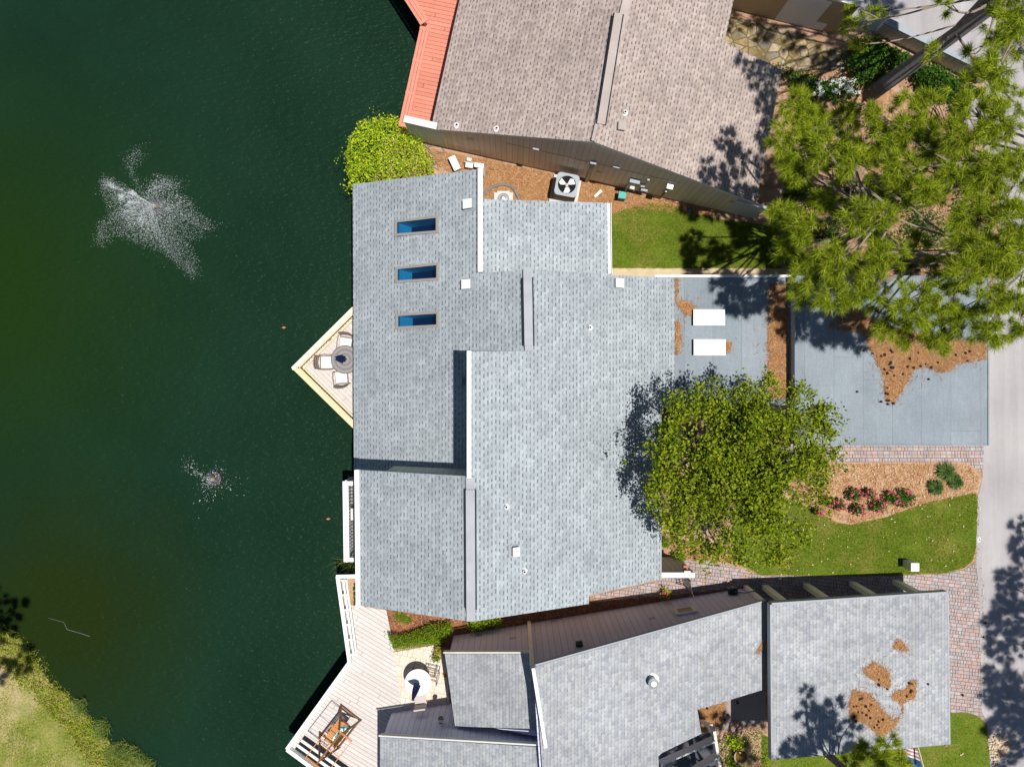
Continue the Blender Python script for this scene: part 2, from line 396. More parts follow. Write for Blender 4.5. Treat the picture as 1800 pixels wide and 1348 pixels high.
# ------------------------------------------------------------------ mesh building
class MB:
    def __init__(self): self.v, self.f, self.mi = [], [], []
    def add(self, verts, faces, mi=0):
        o = len(self.v); self.v += [tuple(p) for p in verts]
        self.f += [tuple(i + o for i in f) for f in faces]; self.mi += [mi] * len(faces)
    def prism(self, top, bot, mi=0, sidemi=None):
        """top, bot: lists of 3D points, same order (ccw from above)"""
        n = len(top)
        if area2(top) < 0: top, bot = top[::-1], bot[::-1]
        o = len(self.v); self.v += [tuple(p) for p in top] + [tuple(p) for p in bot]
        self.f.append(tuple(range(o, o + n))); self.mi.append(mi)
        self.f.append(tuple(range(o + 2 * n - 1, o + n - 1, -1))); self.mi.append(mi)
        for i in range(n):
            j = (i + 1) % n
            self.f.append((o + j, o + i, o + n + i, o + n + j)); self.mi.append(mi if sidemi is None else sidemi)
    def box(self, c, s, rz=0.0, mi=0, M3=None, taper=1.0):
        hx, hy, hz = s[0] / 2, s[1] / 2, s[2] / 2
        vs = [Vector((x * (taper if z > 0 else 1), y * (taper if z > 0 else 1), z)) for z in (-hz, hz) for x, y in ((-hx, -hy), (hx, -hy), (hx, hy), (-hx, hy))]
        R = M3 if M3 is not None else Matrix.Rotation(rz, 3, 'Z')
        vs = [R @ v + Vector(c) for v in vs]
        self.add(vs, [(0, 3, 2, 1), (4, 5, 6, 7), (0, 1, 5, 4), (1, 2, 6, 5), (2, 3, 7, 6), (3, 0, 4, 7)], mi)
    def bar(self, p, q, w, h, mi=0):
        """rectangular bar from p to q, width w (level), height h"""
        p, q = Vector(p), Vector(q); d = q - p; L = d.length; x = d / L
        up = Vector((0, 0, 1)) if abs(x.z) < 0.95 else Vector((0, 1, 0))
        y = up.cross(x).normalized(); z = x.cross(y)
        self.box((p + q) / 2, (L, w, h), mi=mi, M3=Matrix((x, y, z)).transposed())
    def tube(self, pts, rad, n=8, mi=0, cap=True):
        pts = [Vector(p) for p in pts]
        if not isinstance(rad, (list, tuple)): rad = [rad] * len(pts)
        o = len(self.v); m = len(pts)
        for i, p in enumerate(pts):
            d = (pts[min(i + 1, m - 1)] - pts[max(i - 1, 0)]).normalized()
            a = d.cross(Vector((0.13, 0.31, 0.94)))
            if a.length < 1e-3: a = d.cross(Vector((1, 0, 0)))
            a.normalize(); b = d.cross(a)
            for k in range(n):
                t = 2 * math.pi * k / n
                self.v.append(tuple(p + (a * math.cos(t) + b * math.sin(t)) * rad[i]))
        for i in range(m - 1):
            for k in range(n):
                k2 = (k + 1) % n
                self.f.append((o + i * n + k, o + i * n + k2, o + (i + 1) * n + k2, o + (i + 1) * n + k)); self.mi.append(mi)
        if cap:
            self.f.append(tuple(o + k for k in reversed(range(n)))); self.mi.append(mi)
            self.f.append(tuple(o + (m - 1) * n + k for k in range(n))); self.mi.append(mi)
    def lathe(self, c, prof, n=20, mi=0):
        """prof: (r, z) pairs from bottom to top"""
        o = len(self.v); m = len(prof)
        for r, z in prof:
            for k in range(n):
                t = 2 * math.pi * k / n
                self.v.append((c[0] + r * math.cos(t), c[1] + r * math.sin(t), c[2] + z))
        for i in range(m - 1):
            for k in range(n):
                k2 = (k + 1) % n
                self.f.append((o + i * n + k, o + i * n + k2, o + (i + 1) * n + k2, o + (i + 1) * n + k)); self.mi.append(mi)
        self.f.append(tuple(o + k for k in reversed(range(n)))); self.mi.append(mi)
        self.f.append(tuple(o + (m - 1) * n + k for k in range(n))); self.mi.append(mi)
    def build(self, name, mat, parent=None, flat=None, smooth=False, loc=None, **tags):
        me = bpy.data.meshes.new(name)
        v = self.v
        if loc is not None: v = [(p[0] - loc[0], p[1] - loc[1], p[2] - loc[2]) for p in v]
        me.from_pydata(v, [], self.f)
        for m in (mat if isinstance(mat, (list, tuple)) else [mat]): me.materials.append(m)
        me.polygons.foreach_set('material_index', self.mi)
        if smooth: me.polygons.foreach_set('use_smooth', [True] * len(self.f))
        me.update()
        uvl = me.uv_layers.new(name='UVMap').data
        fa = flat if flat is not None else 0.0
        for p in me.polygons:
            nx, ny, nz = p.normal
            g = math.hypot(nx, ny)
            if abs(nz) > 0.15:
                if g < 0.02 or flat is not None: dx, dy, s = math.cos(fa), math.sin(fa), 1.0
                else: dx, dy, s = nx / g, ny / g, 1 / abs(nz)
                for li in p.loop_indices:
                    q = self.v[me.loops[li].vertex_index]
                    uvl[li].uv = ((q[0] * dx + q[1] * dy) * s, -q[0] * dy + q[1] * dx)
            else:
                tx, ty = -ny / g, nx / g
                for li in p.loop_indices:
                    q = self.v[me.loops[li].vertex_index]
                    uvl[li].uv = (q[2], q[0] * tx + q[1] * ty)
        return link(bpy.data.objects.new(name, me), parent, loc, **tags)

def link(o, parent=None, loc=None, label=None, cat=None, group=None, kind=None):
    COL.objects.link(o)
    if parent is not None:
        o.parent = parent
        off = Vector((0, 0, 0)); q = parent
        while q is not None: off += Vector(q.location); q = q.parent
        base = Vector(loc) if loc is not None else Vector((0, 0, 0))
        o.location = base - off
    elif loc is not None: o.location = loc
    if label: o['label'] = label
    if cat: o['category'] = cat
    if group: o['group'] = group
    if kind: o['kind'] = kind
    return o

def thing(name, label, cat, loc=(0, 0, 0), group=None, kind=None):
    return link(bpy.data.objects.new(name, None), None, loc, label, cat, group, kind)

def npmesh(name, verts, per, mat, parent=None, smooth=False, **tags):
    """many small separate faces of `per` vertices each"""
    verts = np.asarray(verts, dtype=np.float32).reshape(-1, 3); nv = len(verts); nf = nv // per
    me = bpy.data.meshes.new(name)
    me.vertices.add(nv); me.vertices.foreach_set('co', verts.ravel())
    me.loops.add(nv); me.loops.foreach_set('vertex_index', np.arange(nv, dtype=np.int32))
    me.polygons.add(nf); me.polygons.foreach_set('loop_start', np.arange(0, nv, per, dtype=np.int32))
    me.materials.append(mat); me.update(calc_edges=True); me.validate()
    return link(bpy.data.objects.new(name, me), parent, None, **tags)

def unit(a): return a / np.maximum(np.linalg.norm(a, axis=-1, keepdims=True), 1e-6)

def copy_tree(o, loc, rz=None, label=None):
    c = o.copy(); COL.objects.link(c); c.location = loc
    if rz is not None: c.rotation_euler = (0, 0, rz)
    if label: c['label'] = label
    for ch in list(o.children):
        d = ch.copy(); COL.objects.link(d); d.parent = c
        for g in list(ch.children):
            e = g.copy(); COL.objects.link(e); e.parent = d
    return c

# ------------------------------------------------------------------ foliage helpers
def inpoly(P, poly):
    x, y = P[:, 0], P[:, 1]; r = np.zeros(len(P), bool); n = len(poly)
    for i in range(n):
        x1, y1 = poly[i][:2]; x2, y2 = poly[(i + 1) % n][:2]
        if y1 == y2: continue
        r ^= ((y1 > y) != (y2 > y)) & (x < (x2 - x1) * (y - y1) / (y2 - y1) + x1)
    return r

def scatter(poly, n):
    a = np.array([p[:2] for p in poly]); lo, hi = a.min(0), a.max(0); out = []; tot = 0
    while tot < n:
        P = RNG.random((n * 2, 2)) * (hi - lo) + lo; P = P[inpoly(P, poly)]; out.append(P); tot += len(P)
        if len(P) == 0: break
    return np.concatenate(out)[:n]

def blades(P, z, h, w, lean=0.5):
    """grass blades: one triangle each, rooted at P"""
    n = len(P); a = RNG.random(n) * 2 * np.pi; l = RNG.random(n) * lean * h; hh = h * (0.5 + RNG.random(n))
    b = np.column_stack([P, np.broadcast_to(z, n)])
    d = np.column_stack([np.cos(a), np.sin(a), 0 * a]) * (w / 2)
    a2 = RNG.random(n) * 2 * np.pi
    t = b + np.column_stack([np.cos(a2) * l, np.sin(a2) * l, hh])
    return np.stack([b - d, b + d, t], 1)

def flatneedles(P, z, L, w, lift=0.02):
    n = len(P); a = RNG.random(n) * np.pi * 2; l = L * (0.6 + 0.7 * RNG.random(n))
    zz = np.broadcast_to(z, n) + RNG.random(n) * lift + 0.006
    c = np.column_stack([P, zz]); d = np.column_stack([np.cos(a), np.sin(a), RNG.normal(0, 0.06, n)]); s = np.column_stack([-np.sin(a), np.cos(a), 0 * a]) * (w / 2)
    e = d * (l / 2)[:, None]
    return np.stack([c - e - s, c - e + s, c + e + s * 0.6, c + e - s * 0.6], 1)

def tufts(C, D, k, L, w):
    """bursts of needles at C pointing about D"""
    n = len(C)
    dirs = unit(D[:, None, :] * 0.75 + RNG.normal(0, 0.62, (n, k, 3)))
    ln = L * (0.7 + 0.5 * RNG.random((n, k, 1)))
    b = np.repeat(C[:, None, :], k, 1) + RNG.normal(0, 0.035, (n, k, 3))
    side = unit(np.cross(dirs, RNG.normal(0, 1, (n, k, 3)))) * (w / 2)
    droop = np.zeros((n, k, 3)); droop[..., 2] = -0.05
    t = b + dirs * ln + droop
    return np.stack([b - side, b + side, t], 2).reshape(-1, 3)

def leaves(C, size, upward=0.8, asp=0.55):
    """rhombic leaves at C"""
    n = len(C)
    nrm = unit(RNG.normal(0, 0.6, (n, 3)) + np.array([0.1, -0.05, upward]))
    a = unit(np.cross(nrm, RNG.normal(0, 1, (n, 3)))); b = np.cross(nrm, a)
    s = (size * (0.6 + 0.7 * RNG.random((n, 1))))
    return np.stack([C - a * s * 0.5, C + b * s * 0.5 * asp - a * s * 0.05, C + a * s * 0.5, C - b * s * 0.5 * asp - a * s * 0.05], 1)

def shrub(name, label, cat, px_poly, h, mat, n, leaf=0.07, zb=0.0, group=None, stems=True, dome=0.5, kind=None):
    """leafy mass over a footprint; leaves fill a shell under a lumpy top"""
    top = [XY(x, y, zb + h * 0.75) for x, y in px_poly]
    a = np.array(top); c = a.mean(0)
    t = thing(name, label, cat, (c[0], c[1], zb), group, kind)
    P = scatter(top, n)
    ins = np.array(inset(top, 0.05))
    # distance to border drives the dome
    d = np.full(len(P), 9.0)
    for i in range(len(top)):
        p, q = np.array(top[i]), np.array(top[(i + 1) % len(top)]); e = q - p
        tt = np.clip(((P - p) @ e) / max(e @ e, 1e-6), 0, 1); d = np.minimum(d, np.linalg.norm(P - (p + tt[:, None] * e), axis=1))
    R = max(0.12, min(0.5, d.max()))
    rise = np.clip(d / R, 0, 1) ** dome
    ph = RNG.random(2) * 6
    lump = 0.5 + 0.25 * np.sin(P[:, 0] * 5.1 + ph[0]) + 0.25 * np.sin(P[:, 1] * 6.3 + ph[1]) 
    zt = h * (0.35 + 0.65 * rise) * (0.8 + 0.25 * lump)
    z = zb + zt * (1 - 0.6 * RNG.random(len(P)) ** 2.2)
    C = np.column_stack([P + RNG.normal(0, leaf * .7, P.shape), z + RNG.normal(0, leaf * .5, len(z))])
    k = max(6, n // 90); sp = C[RNG.integers(0, len(C), k)]
    sp = np.repeat(sp, 8, 0) + RNG.normal(0, leaf * 1.1, (k * 8, 3)) + np.repeat(unit(np.column_stack([sp[:, :2] - c, np.full(k, .5)])) * RNG.random((k, 1)) * leaf * 3.2, 8, 0)
    npmesh('foliage', leaves(np.concatenate([C, sp]), leaf, .5), 4, mat, t)
    if stems:
        mb = MB()
        for i in range(7):
            q = C[RNG.integers(len(C))]
            mb.tube([(c[0] + RNG.normal(0, .08), c[1] + RNG.normal(0, .08), zb), ((c[0] + q[0]) / 2, (c[1] + q[1]) / 2, zb + h * .35), (q[0], q[1], q[2] - .05)], [0.025, 0.018, 0.008], 6)
        mb.build('stem', M['bark'], t)
    return t

def sheet(name, px_poly, z, mat, flat=0.0, kind='structure', lip=0.12, world=None, **tags):
    poly = world if world else [XY(x, y, z) for x, y in px_poly]
    mb = MB(); poly = ccw(poly)
    mb.prism([(x, y, z) for x, y in poly], [(x, y, z - lip) for x, y in poly])
    return mb.build(name, mat, None, flat=flat, kind=kind, **tags)

def roofpart(parent, px, pl, mat, th=0.16, name='roof', edge=None, label=None):
    top = [hit(x, y, pl) for x, y in px]
    mb = MB(); mb.prism(top, [Vector((p.x, p.y, p.z - th)) for p in top], 0, 1)
    return mb.build(name, [mat, edge or M['grey_trim']], parent, label=label)

def wallpart(parent, xy, pl, mat, z0=0.0, drop=0.165, name='wall', label=None, top=True):
    xy = ccw(xy); mb = MB()
    f = pl if callable(pl) else (lambda x, y: pz(pl, x, y))
    mb.prism([(x, y, f(x, y) - drop) for x, y in xy], [(x, y, z0) for x, y in xy])
    if not top: mb.f.pop(0); mb.mi.pop(0)
    return mb.build(name, mat, parent, label=label)

def roof_xy(px, pl, d):
    return inset([(v.x, v.y) for v in (hit(x, y, pl) for x, y in px)], d)

def coping(parent, p, q, pl_or_z, w=0.13, h=0.10, name='coping', mat=None, up=0.03):
    """white cap laid along a roof edge between photo points p and q"""
    if isinstance(pl_or_z, tuple): a, b = hit(*p, pl_or_z), hit(*q, pl_or_z)
    else: a, b = W(*p, pl_or_z), W(*q, pl_or_z)
    a.z += up; b.z += up
    mb = MB(); mb.bar(a, b, w, h); return mb.build(name, mat or M['white'], parent)

mats()
# ================================================================== SETTING
def setting():
    # eastern land: one sheet to the horizon, ending in a bulkhead at the lake
    shore = [(-3.0, 300), (-3.0, 9.3), (-4.6, 8.6), (-4.9, 7.0), (-4.95, 2.7), (-4.95, -6.4), (-5.6, -6.9), (-5.5, -9.8), (-7.0, -12.1), (-6.2, -13.4), (-6.2, -300)]
    poly = shore + [(300, -300), (300, 300)]
    mb = MB(); p = ccw(poly); mb.prism([(x, y, 0) for x, y in p], [(x, y, -3) for x, y in p], 0, 1)
    mb.build('ground', [M['mulch'], M['bulkhead']], kind='structure')
    mb = MB(); mb.prism([(-300, -300, -1.2), (8, -300, -1.2), (8, 300, -1.2), (-300, 300, -1.2)], [(-300, -300, -4), (8, -300, -4), (8, 300, -4), (-300, 300, -4)])
    mb.build('lake', M['lake'], kind='structure')
    # far bank, lower left
    line = [(-300, -3.0)] + [XY(x, y, -1.2) for x, y in ((-40, 1092), (8, 1110), (44, 1132), (62, 1158), (84, 1195), (118, 1222), (150, 1256), (172, 1288), (205, 1316), (240, 1332), (272, 1350), (288, 1400))] + [(-11.5, -300)]
    L = np.array(line)
    xs = np.concatenate([[-300, -100, -45, -30, -25], np.linspace(-22, -11.6, 66), [-11, -5]])
    ys = np.concatenate([[-300, -100, -45, -28, -22], np.linspace(-17.5, -6, 72), [-5, 0]])
    X, Y = np.meshgrid(xs, ys); P = np.column_stack([X.ravel(), Y.ravel()])
    land = inpoly(P, line + [(-300, -300)])
    d = np.full(len(P), 1e9)
    for i in range(len(L) - 1):
        e = L[i + 1] - L[i]; t = np.clip(((P - L[i]) @ e) / (e @ e), 0, 1); d = np.minimum(d, np.linalg.norm(P - (L[i] + t[:, None] * e), axis=1))
    sd = np.where(land, d, -d)
    z = -1.2 + np.where(sd > 0, np.minimum(sd * 0.32, 0.75), np.maximum(sd * 0.8, -1.8)) + 0.05 * np.sin(X.ravel() * 3.1) * np.cos(Y.ravel() * 2.7)
    nx = len(xs); mb = MB(); mb.v = [(a, b, c) for (a, b), c in zip(P, z)]
    for j in range(len(ys) - 1):
        for i in range(nx - 1): mb.f.append((j * nx + i, j * nx + i + 1, (j + 1) * nx + i + 1, (j + 1) * nx + i)); mb.mi.append(0)
    mb.build('lake_bank', M['bank'], kind='structure', smooth=True)
    edge = [XY(x, y, -0.9) for x, y in ((-20, 1092), (20, 1112), (50, 1138), (66, 1160), (90, 1200), (130, 1238), (160, 1270), (190, 1310), (225, 1338), (210, 1360), (150, 1340), (120, 1290), (70, 1240), (20, 1190), (-20, 1150))]
    Q = scatter(edge, 5200)
    def bz(Q):
        dd = np.full(len(Q), 1e9)
        for i in range(len(L) - 1):
            e = L[i + 1] - L[i]; t = np.clip(((Q - L[i]) @ e) / (e @ e), 0, 1); dd = np.minimum(dd, np.linalg.norm(Q - (L[i] + t[:, None] * e), axis=1))
        return -1.2 + np.where(inpoly(Q, line + [(-300, -300)]), np.minimum(dd * 0.32, 0.75), -0.05)
    npmesh('bank_grass', blades(Q, bz(Q), 0.11, 0.04, 1.8), 3, M['bank_blade'], kind='stuff', label='long yellow green grass along the edge of the lake bank', cat='grass')
    lawn2 = [XY(x, y, -0.5) for x, y in ((-30, 1140), (20, 1190), (70, 1240), (120, 1290), (150, 1340), (180, 1370), (-30, 1370))]
    Q = scatter(lawn2, 9000)
    npmesh('bank_turf', blades(Q, bz(Q), 0.05, 0.02, 1.4), 3, M['bank_blade'], kind='stuff', label='thin dry turf on the sunny lake bank', cat='grass')
    for i, (poly, nn, lab) in enumerate((
        (((185, 1318), (212, 1300), (245, 1318), (272, 1340), (280, 1362), (200, 1362)), 1500, 'large grey green clump of reeds at the foot of the lake bank'),
        (((128, 1232), (150, 1228), (152, 1246), (140, 1256)), 260, 'small clump of reeds leaning over the water beside the mid bank'),
        (((170, 1276), (186, 1262), (194, 1284), (180, 1296)), 260, 'upright clump of reeds between the mid clump and the largest reeds'))):
        q = [XY(x, y, -1.1) for x, y in poly]; c = np.array(q).mean(0)
        t = thing('reed_clump', lab, 'reeds', (c[0], c[1], -1.2), 'reed clumps on the lake bank')
        npmesh('blades', blades(scatter(q, nn), -1.2, 0.42, 0.022, 0.9), 3, M['reed'], t)

    # paved and planted sheets
    sheet('road', [(1300, -160), (1472, 38), (1540, 56), (1738, 150), (1690, 190), (1685, 212), (1722, 240), (1745, 300), (1760, 400), (1745, 500), (1730, 600), (1728, 790), (1727, 840), (1718, 880), (1716, 960), (1716, 1000), (1722, 1050), (1726, 1250), (1735, 1270), (1741, 1348), (1752, 1600), (2400, 1600), (2400, -160)], 0.012, M['road'])
    sheet('paved_strip', [(1290, 781), (1729, 781), (1728, 832), (1716, 826), (1700, 815), (1290, 818)], 0.020, M['pavers'], flat=math.pi / 2)
    sheet('brick_path', [(1036, 1058), (1036, 1049), (1110, 1032), (1165, 1020), (1196, 984), (1240, 985), (1290, 996), (1342, 1012), (1570, 1012), (1602, 1010), (1660, 1008), (1698, 1000), (1716, 986), (1722, 1050), (1726, 1250), (1735, 1272), (1722, 1258), (1700, 1252), (1560, 1252), (1560, 1060), (1330, 1075), (1318, 1030), (1180, 1046)], 0.016, M['pavers'], flat=math.pi / 2 - 0.12)
    sheet('red_mulch_bed', [(790, 1140), (680, 1112), (676, 1068), (830, 1075), (1036, 1040), (1036, 1056), (1180, 1043), (1316, 1027), (1316, 1050), (930, 1110)], 0.008, M['red_mulch'])
    sheet('flower_bed', [(1300, 812), (1700, 813), (1716, 824), (1727, 840), (1722, 858), (1716, 866), (1640, 880), (1600, 893), (1560, 908), (1495, 922), (1470, 918), (1440, 900), (1395, 880), (1300, 870)], 0.024, M['bed'])
    lawnA = [(1100, 368), (1140, 358), (1186, 362), (1205, 372), (1230, 376), (1262, 385), (1320, 392), (1372, 402), (1372, 471), (1074, 471), (1074, 380), (1085, 372)]
    lawnB = [(1338, 1011), (1318, 1000), (1290, 985), (1285, 900), (1330, 862), (1395, 880), (1440, 900), (1470, 918), (1495, 922), (1560, 908), (1600, 893), (1640, 880), (1716, 866), (1719, 880), (1716, 960), (1710, 985), (1695, 998), (1660, 1007), (1600, 1009), (1570, 1011)]
    lawnC = [(1520, 1252), (1700, 1252), (1722, 1260), (1734, 1275), (1741, 1348), (1752, 1500), (1340, 1500), (1340, 1290), (1400, 1320), (1520, 1305)]
    lawnD = [(694, 1074), (712, 1078), (728, 1090), (716, 1096), (692, 1090)]
    for nm, pl in (('side_lawn', lawnA), ('front_lawn', lawnB), ('corner_lawn', lawnC), ('weed_patch', lawnD)):
        sheet(nm, pl, 0.028, M['lawn'])
    for pl, n, lab in ((lawnA, 26000, 'short green grass of the side lawn between the two upper houses'),
                       (lawnB, 36000, 'short green grass of the front lawn below the flower bed'),
                       (lawnC, 20000, 'short green grass of the corner lawn beside the road'),
                       (lawnD, 900, 'small patch of weedy grass in the red mulch beside the pale deck')):
        Q = scatter([XY(x, y, 0.03) for x, y in pl], int(n * 1.25)); m = np.sin(Q[:, 0] * 2.3 + np.sin(Q[:, 1] * 1.7) * 2) * np.sin(Q[:, 1] * 2.9 + np.sin(Q[:, 0] * 1.3) * 2); Q = Q[RNG.random(len(Q)) < np.clip(.95 - .6 * np.maximum(m, 0), .3, 1)]
        npmesh('lawn_grass', blades(Q + RNG.normal(0, .035, Q.shape), 0.026, 0.045, 0.017, 1.3), 3, M['grass'], kind='stuff', label=lab, cat='grass')
    sheet('concrete_walk', [(1062, 472), (1450, 472), (1450, 490), (1062, 490)], 0.022, M['concrete'])
    sheet('stone_terrace', [(1276, 28), (1310, 34), (1360, 46), (1425, 64), (1450, 82), (1488, 95), (1488, 120), (1440, 130), (1400, 122), (1340, 108), (1290, 84), (1250, 70)], 0.02, M['flag'])
    sheet('patio_slab', [(1210, 1225), (1345, 1205), (1345, 1268), (1290, 1280), (1232, 1290)], 0.02, M['slab'])
    sheet('garden_path', [(1486, 112), (1520, 130), (1560, 160), (1610, 180), (1580, 195), (1535, 172), (1490, 135)], 0.015, M['bed'])

    # loose litter, uncountable
    def litter(name, polys, z, n, L, w, mat, lab, cat, lift=0.02):
        Q = np.concatenate([scatter([XY(x, y, z) for x, y in p], k) for p, k in zip(polys, n)])
        npmesh(name, flatneedles(Q, z, L, w, lift), 4, mat, kind='stuff', label=lab, cat=cat)
    litter('pine_straw', [((740, 258), (1030, 318), (1260, 372), (1240, 380), (1100, 366), (1074, 380), (1074, 356), (850, 352), (846, 298), (780, 300)),
                          ((1370, 130), (1500, 120), (1720, 240), (1760, 400), (1740, 486), (1372, 486), (1380, 300))], 0.01, (9000, 14000), 0.13, 0.010, M['needle_litter'], 'brown pine straw scattered over the mulch between the houses', 'pine straw')
    litter('bark_litter', [((1300, 815), (1700, 815), (1722, 840), (1716, 864), (1560, 906), (1495, 920), (1440, 898)), ((1165, 950), (1230, 950), (1300, 990), (1240, 985), (1196, 984))], 0.03, (4200, 900), 0.09, 0.012, M['needle_litter'], 'bark and straw litter over the flower bed', 'bark litter')
    litter('mulch_litter', [((680, 1072), (830, 1085), (1036, 1050), (1180, 1046), (1310, 1030), (930, 1100), (796, 1115), (690, 1108))], 0.012, (2600,), 0.07, 0.014, M['needle_litter'], 'chips of red bark in the bed between the lower two houses', 'bark litter')
    def fallen(polys, n, z, lab, size=0.07):
        Q = np.concatenate([scatter([XY(x, y, z) for x, y in p], k) for p, k in zip(polys, n)])
        C = np.column_stack([Q, z + 0.035 + 0.02 * RNG.random(len(Q))])
        npmesh('fallen_leaves', leaves(C, size, 2.5, 0.5), 4, M['leaf_litter'], kind='stuff', label=lab, cat='leaves')
    fallen([lawnB, ((1300, 815), (1700, 815), (1722, 840), (1716, 864), (1560, 906), (1440, 898))], (85, 190), 0.03, 'scattered tan leaves on the front lawn and flower bed')
    fallen([((1735, 1285), (1762, 1290), (1782, 1310), (1760, 1330), (1745, 1348), (1738, 1320)), lawnC], (330, 46), 0.02, 'drift of orange leaves on the road edge by the corner lawn', 0.09)
    fallen([((1720, 990), (1733, 990), (1733, 1200), (1726, 1200)), ((1716, 870), (1722, 870), (1720, 985), (1715, 985))], (40, 36), 0.015, 'loose tan leaves along the seam between paving and road', 0.06)
setting()

# white house number painted on the road edge, reading up the picture
mb = MB()
def stroke(a, b, w=0.028):
    mb.bar((*XY(*a, 0.02), 0.0185), (*XY(*b, 0.02), 0.0185), w, 0.004)
def digit(segs, ox, oy, s):
    # local x runs up the photo, local y runs to the left of the photo (letters turned a quarter turn)
    for (x1, y1), (x2, y2) in segs: stroke((ox - y1 * s, oy - x1 * s), (ox - y2 * s, oy - x2 * s))
digit([((0, 0), (0, 1.2)), ((0, 1.2), (-0.25, 0.95))], 1723.5, 951.5, 5.6)
digit([((0.75, 1.2), (0, 1.2)), ((0, 1.2), (0, 0.68)), ((0, 0.68), (0.62, 0.68)), ((0.62, 0.68), (0.75, 0.5)), ((0.75, 0.5), (0.75, 0.15)), ((0.75, 0.15), (0.62, 0)), ((0.62, 0), (0, 0))], 1723.5, 948.8, 5.6)
mb.build('house_number', M['paint_mark'], label='white number 15 painted on the road edge beside the front lawn', cat='road marking')

# ================================================================== MAIN GREY HOUSE
PA = (6.1 - 0.65 * 0.44, 0.65, 0.0)      # long west slope, falling to the lake
PE = (6.1 + 0.65 * 0.44, -0.65, 0.0)     # east slope
_r = hit(826, 960, PE)
PB = (_r.z - 0.65 * _r.x, 0.65, 0.0)     # raised south-west slope
PC = (4.45, -0.41, 0.0)                  # low north-east slope
def flue(parent, p, pl, r=0.045, h=0.16, name='vent_pipe'):
    c = hit(*p, pl); mb = MB()
    mb.lathe((c.x, c.y, c.z - 0.02), [(r * 1.9, 0), (r * 1.8, 0.03), (r * 1.2, 0.05), (r, 0.06), (r, h), (r * 0.7, h)], 14)
    o = mb.build(name, M['white'], parent)
    m2 = MB(); m2.lathe((c.x, c.y, c.z - 0.02 + h), [(r * 0.7, 0.001), (r * 0.1, 0.004)], 10); m2.build('opening', M['dark_hole'], o)
def box_vent(parent, p, pl, s=(0.30, 0.27, 0.13), mat=None, tilt=True):
    c = hit(*p, pl); n = Vector((-pl[1], -pl[2], 1)).normalized()
    x = Vector((1, 0, pl[1])).normalized(); y = n.cross(x)
    R = Matrix((x, y, n)).transposed(); mb = MB()
    mb.box(c + n * 0.012, (s[0] + 0.12, s[1] + 0.10, 0.02), M3=R, mi=1)
    mb.box(c + n * (s[2] / 2 + 0.02), (s[0] * 0.9, s[1] * 0.9, s[2]), M3=R, mi=1)
    mb.box(c + n * (s[2] + 0.03), (s[0], s[1], 0.03), M3=R, mi=0)
    return mb.build('roof_vent', [mat or M['white'], mat or M['grey_trim']], parent)
def ridge_vent(parent, pts, z, mat=None, w=0.27, cap=None):
    """pts: photo points along the ridge; raised vent strip over a dark slot"""
    a, b = W(*pts[0], z), W(*pts[1], z)
    c, d = W(*cap[0], z), W(*cap[1], z)
    mb = MB(); n = max(3, int((d - c).length / 0.3))
    for i in range(n):
        p, q = c.lerp(d, i / n), c.lerp(d, (i + 1) / n)
        p.z += 0.012 + 0.006 * (i % 2); q.z += 0.012 + 0.006 * (i % 2); mb.bar(p, q, w * 0.98, 0.035)
    r = mb.build('ridge_cap', mat, parent)
    mb = MB(); p, q = a.copy(), b.copy(); p.z += 0.075; q.z += 0.075
    n = max(3, int((q - p).length / 0.3))
    for i in range(n):
        u, v = p.lerp(q, i / n), p.lerp(q, (i + 1) / n); u.z += 0.004 * (i % 2); v.z += 0.004 * (i % 2); mb.bar(u, v, w, 0.025)
    o = mb.build('ridge_vent', mat, parent)
    m2 = MB(); p.z -= 0.026; q.z -= 0.026; m2.bar(p, q, w * 1.32, 0.03); m2.build('vent_slot', M['gap'], o)

def skylight(parent, corners, pl):
    """corners: NW, NE, SE, SW of the frame outline in the photo"""
    P = [hit(x, y, pl) for x, y in corners]; n = Vector((-pl[1], -pl[2], 1)).normalized()
    c = sum(P, Vector()) / 4
    O = [p + n * 0.07 for p in P]; I = [p.lerp(c, 0.0) for p in O]
    e = 0.075
    def shr(Q, d):
        ux = (Q[1] - Q[0]).normalized(); uy = (Q[3] - Q[0]).normalized()
        return [Q[0] + (ux + uy) * d, Q[1] + (uy - ux) * d, Q[2] - (ux + uy) * d, Q[3] + (ux - uy) * d]
    I = shr(O, e); B = [p - n * 0.06 for p in P]; IB = [p - n * 0.115 for p in I]
    mb = MB(); vs = O + I + B + IB; f = []
    for i in range(4):
        j = (i + 1) % 4
        f += [(i, 4 + i, 4 + j, j), (i, j, 8 + j, 8 + i), (4 + i, 12 + i, 12 + j, 4 + j), (8 + i, 8 + j, 12 + j, 12 + i)]
    mb.add(vs, f)
    fr = mb.build('skylight', M['bronze'], parent)
    mb = MB(); G = [p - n * 0.03 for p in shr(O, e * 0.98)]; G2 = [p - n * 0.012 for p in G]
    mb.prism(G, G2); mb.build('pane', M['glass'], fr)
    # the light shaft below, painted, with a dark room at its foot
    mb = MB(); T = IB; D = [Vector((p.x + (.30 if i in (0, 3) else 0), p.y, p.z - .75)) for i, p in enumerate(IB)]
    mb.add(T + D, [(0, 4, 5, 1), (1, 5, 6, 2), (2, 6, 7, 3), (3, 7, 4, 0)], 0); mb.add(D, [(0, 3, 2, 1)], 1)
    mb.build('light_shaft', [M['well'], M['dark_room']], fr)
    return fr

H = thing('grey_house', 'large house with pale grey shingle roofs and three skylights beside the lake', 'house', (0, -1, 0))
westA = [(620, 324), (841, 298), (841, 480), (848, 480), (920, 474.5), (927, 474), (930, 617), (826, 617), (826, 841), (622, 828)]
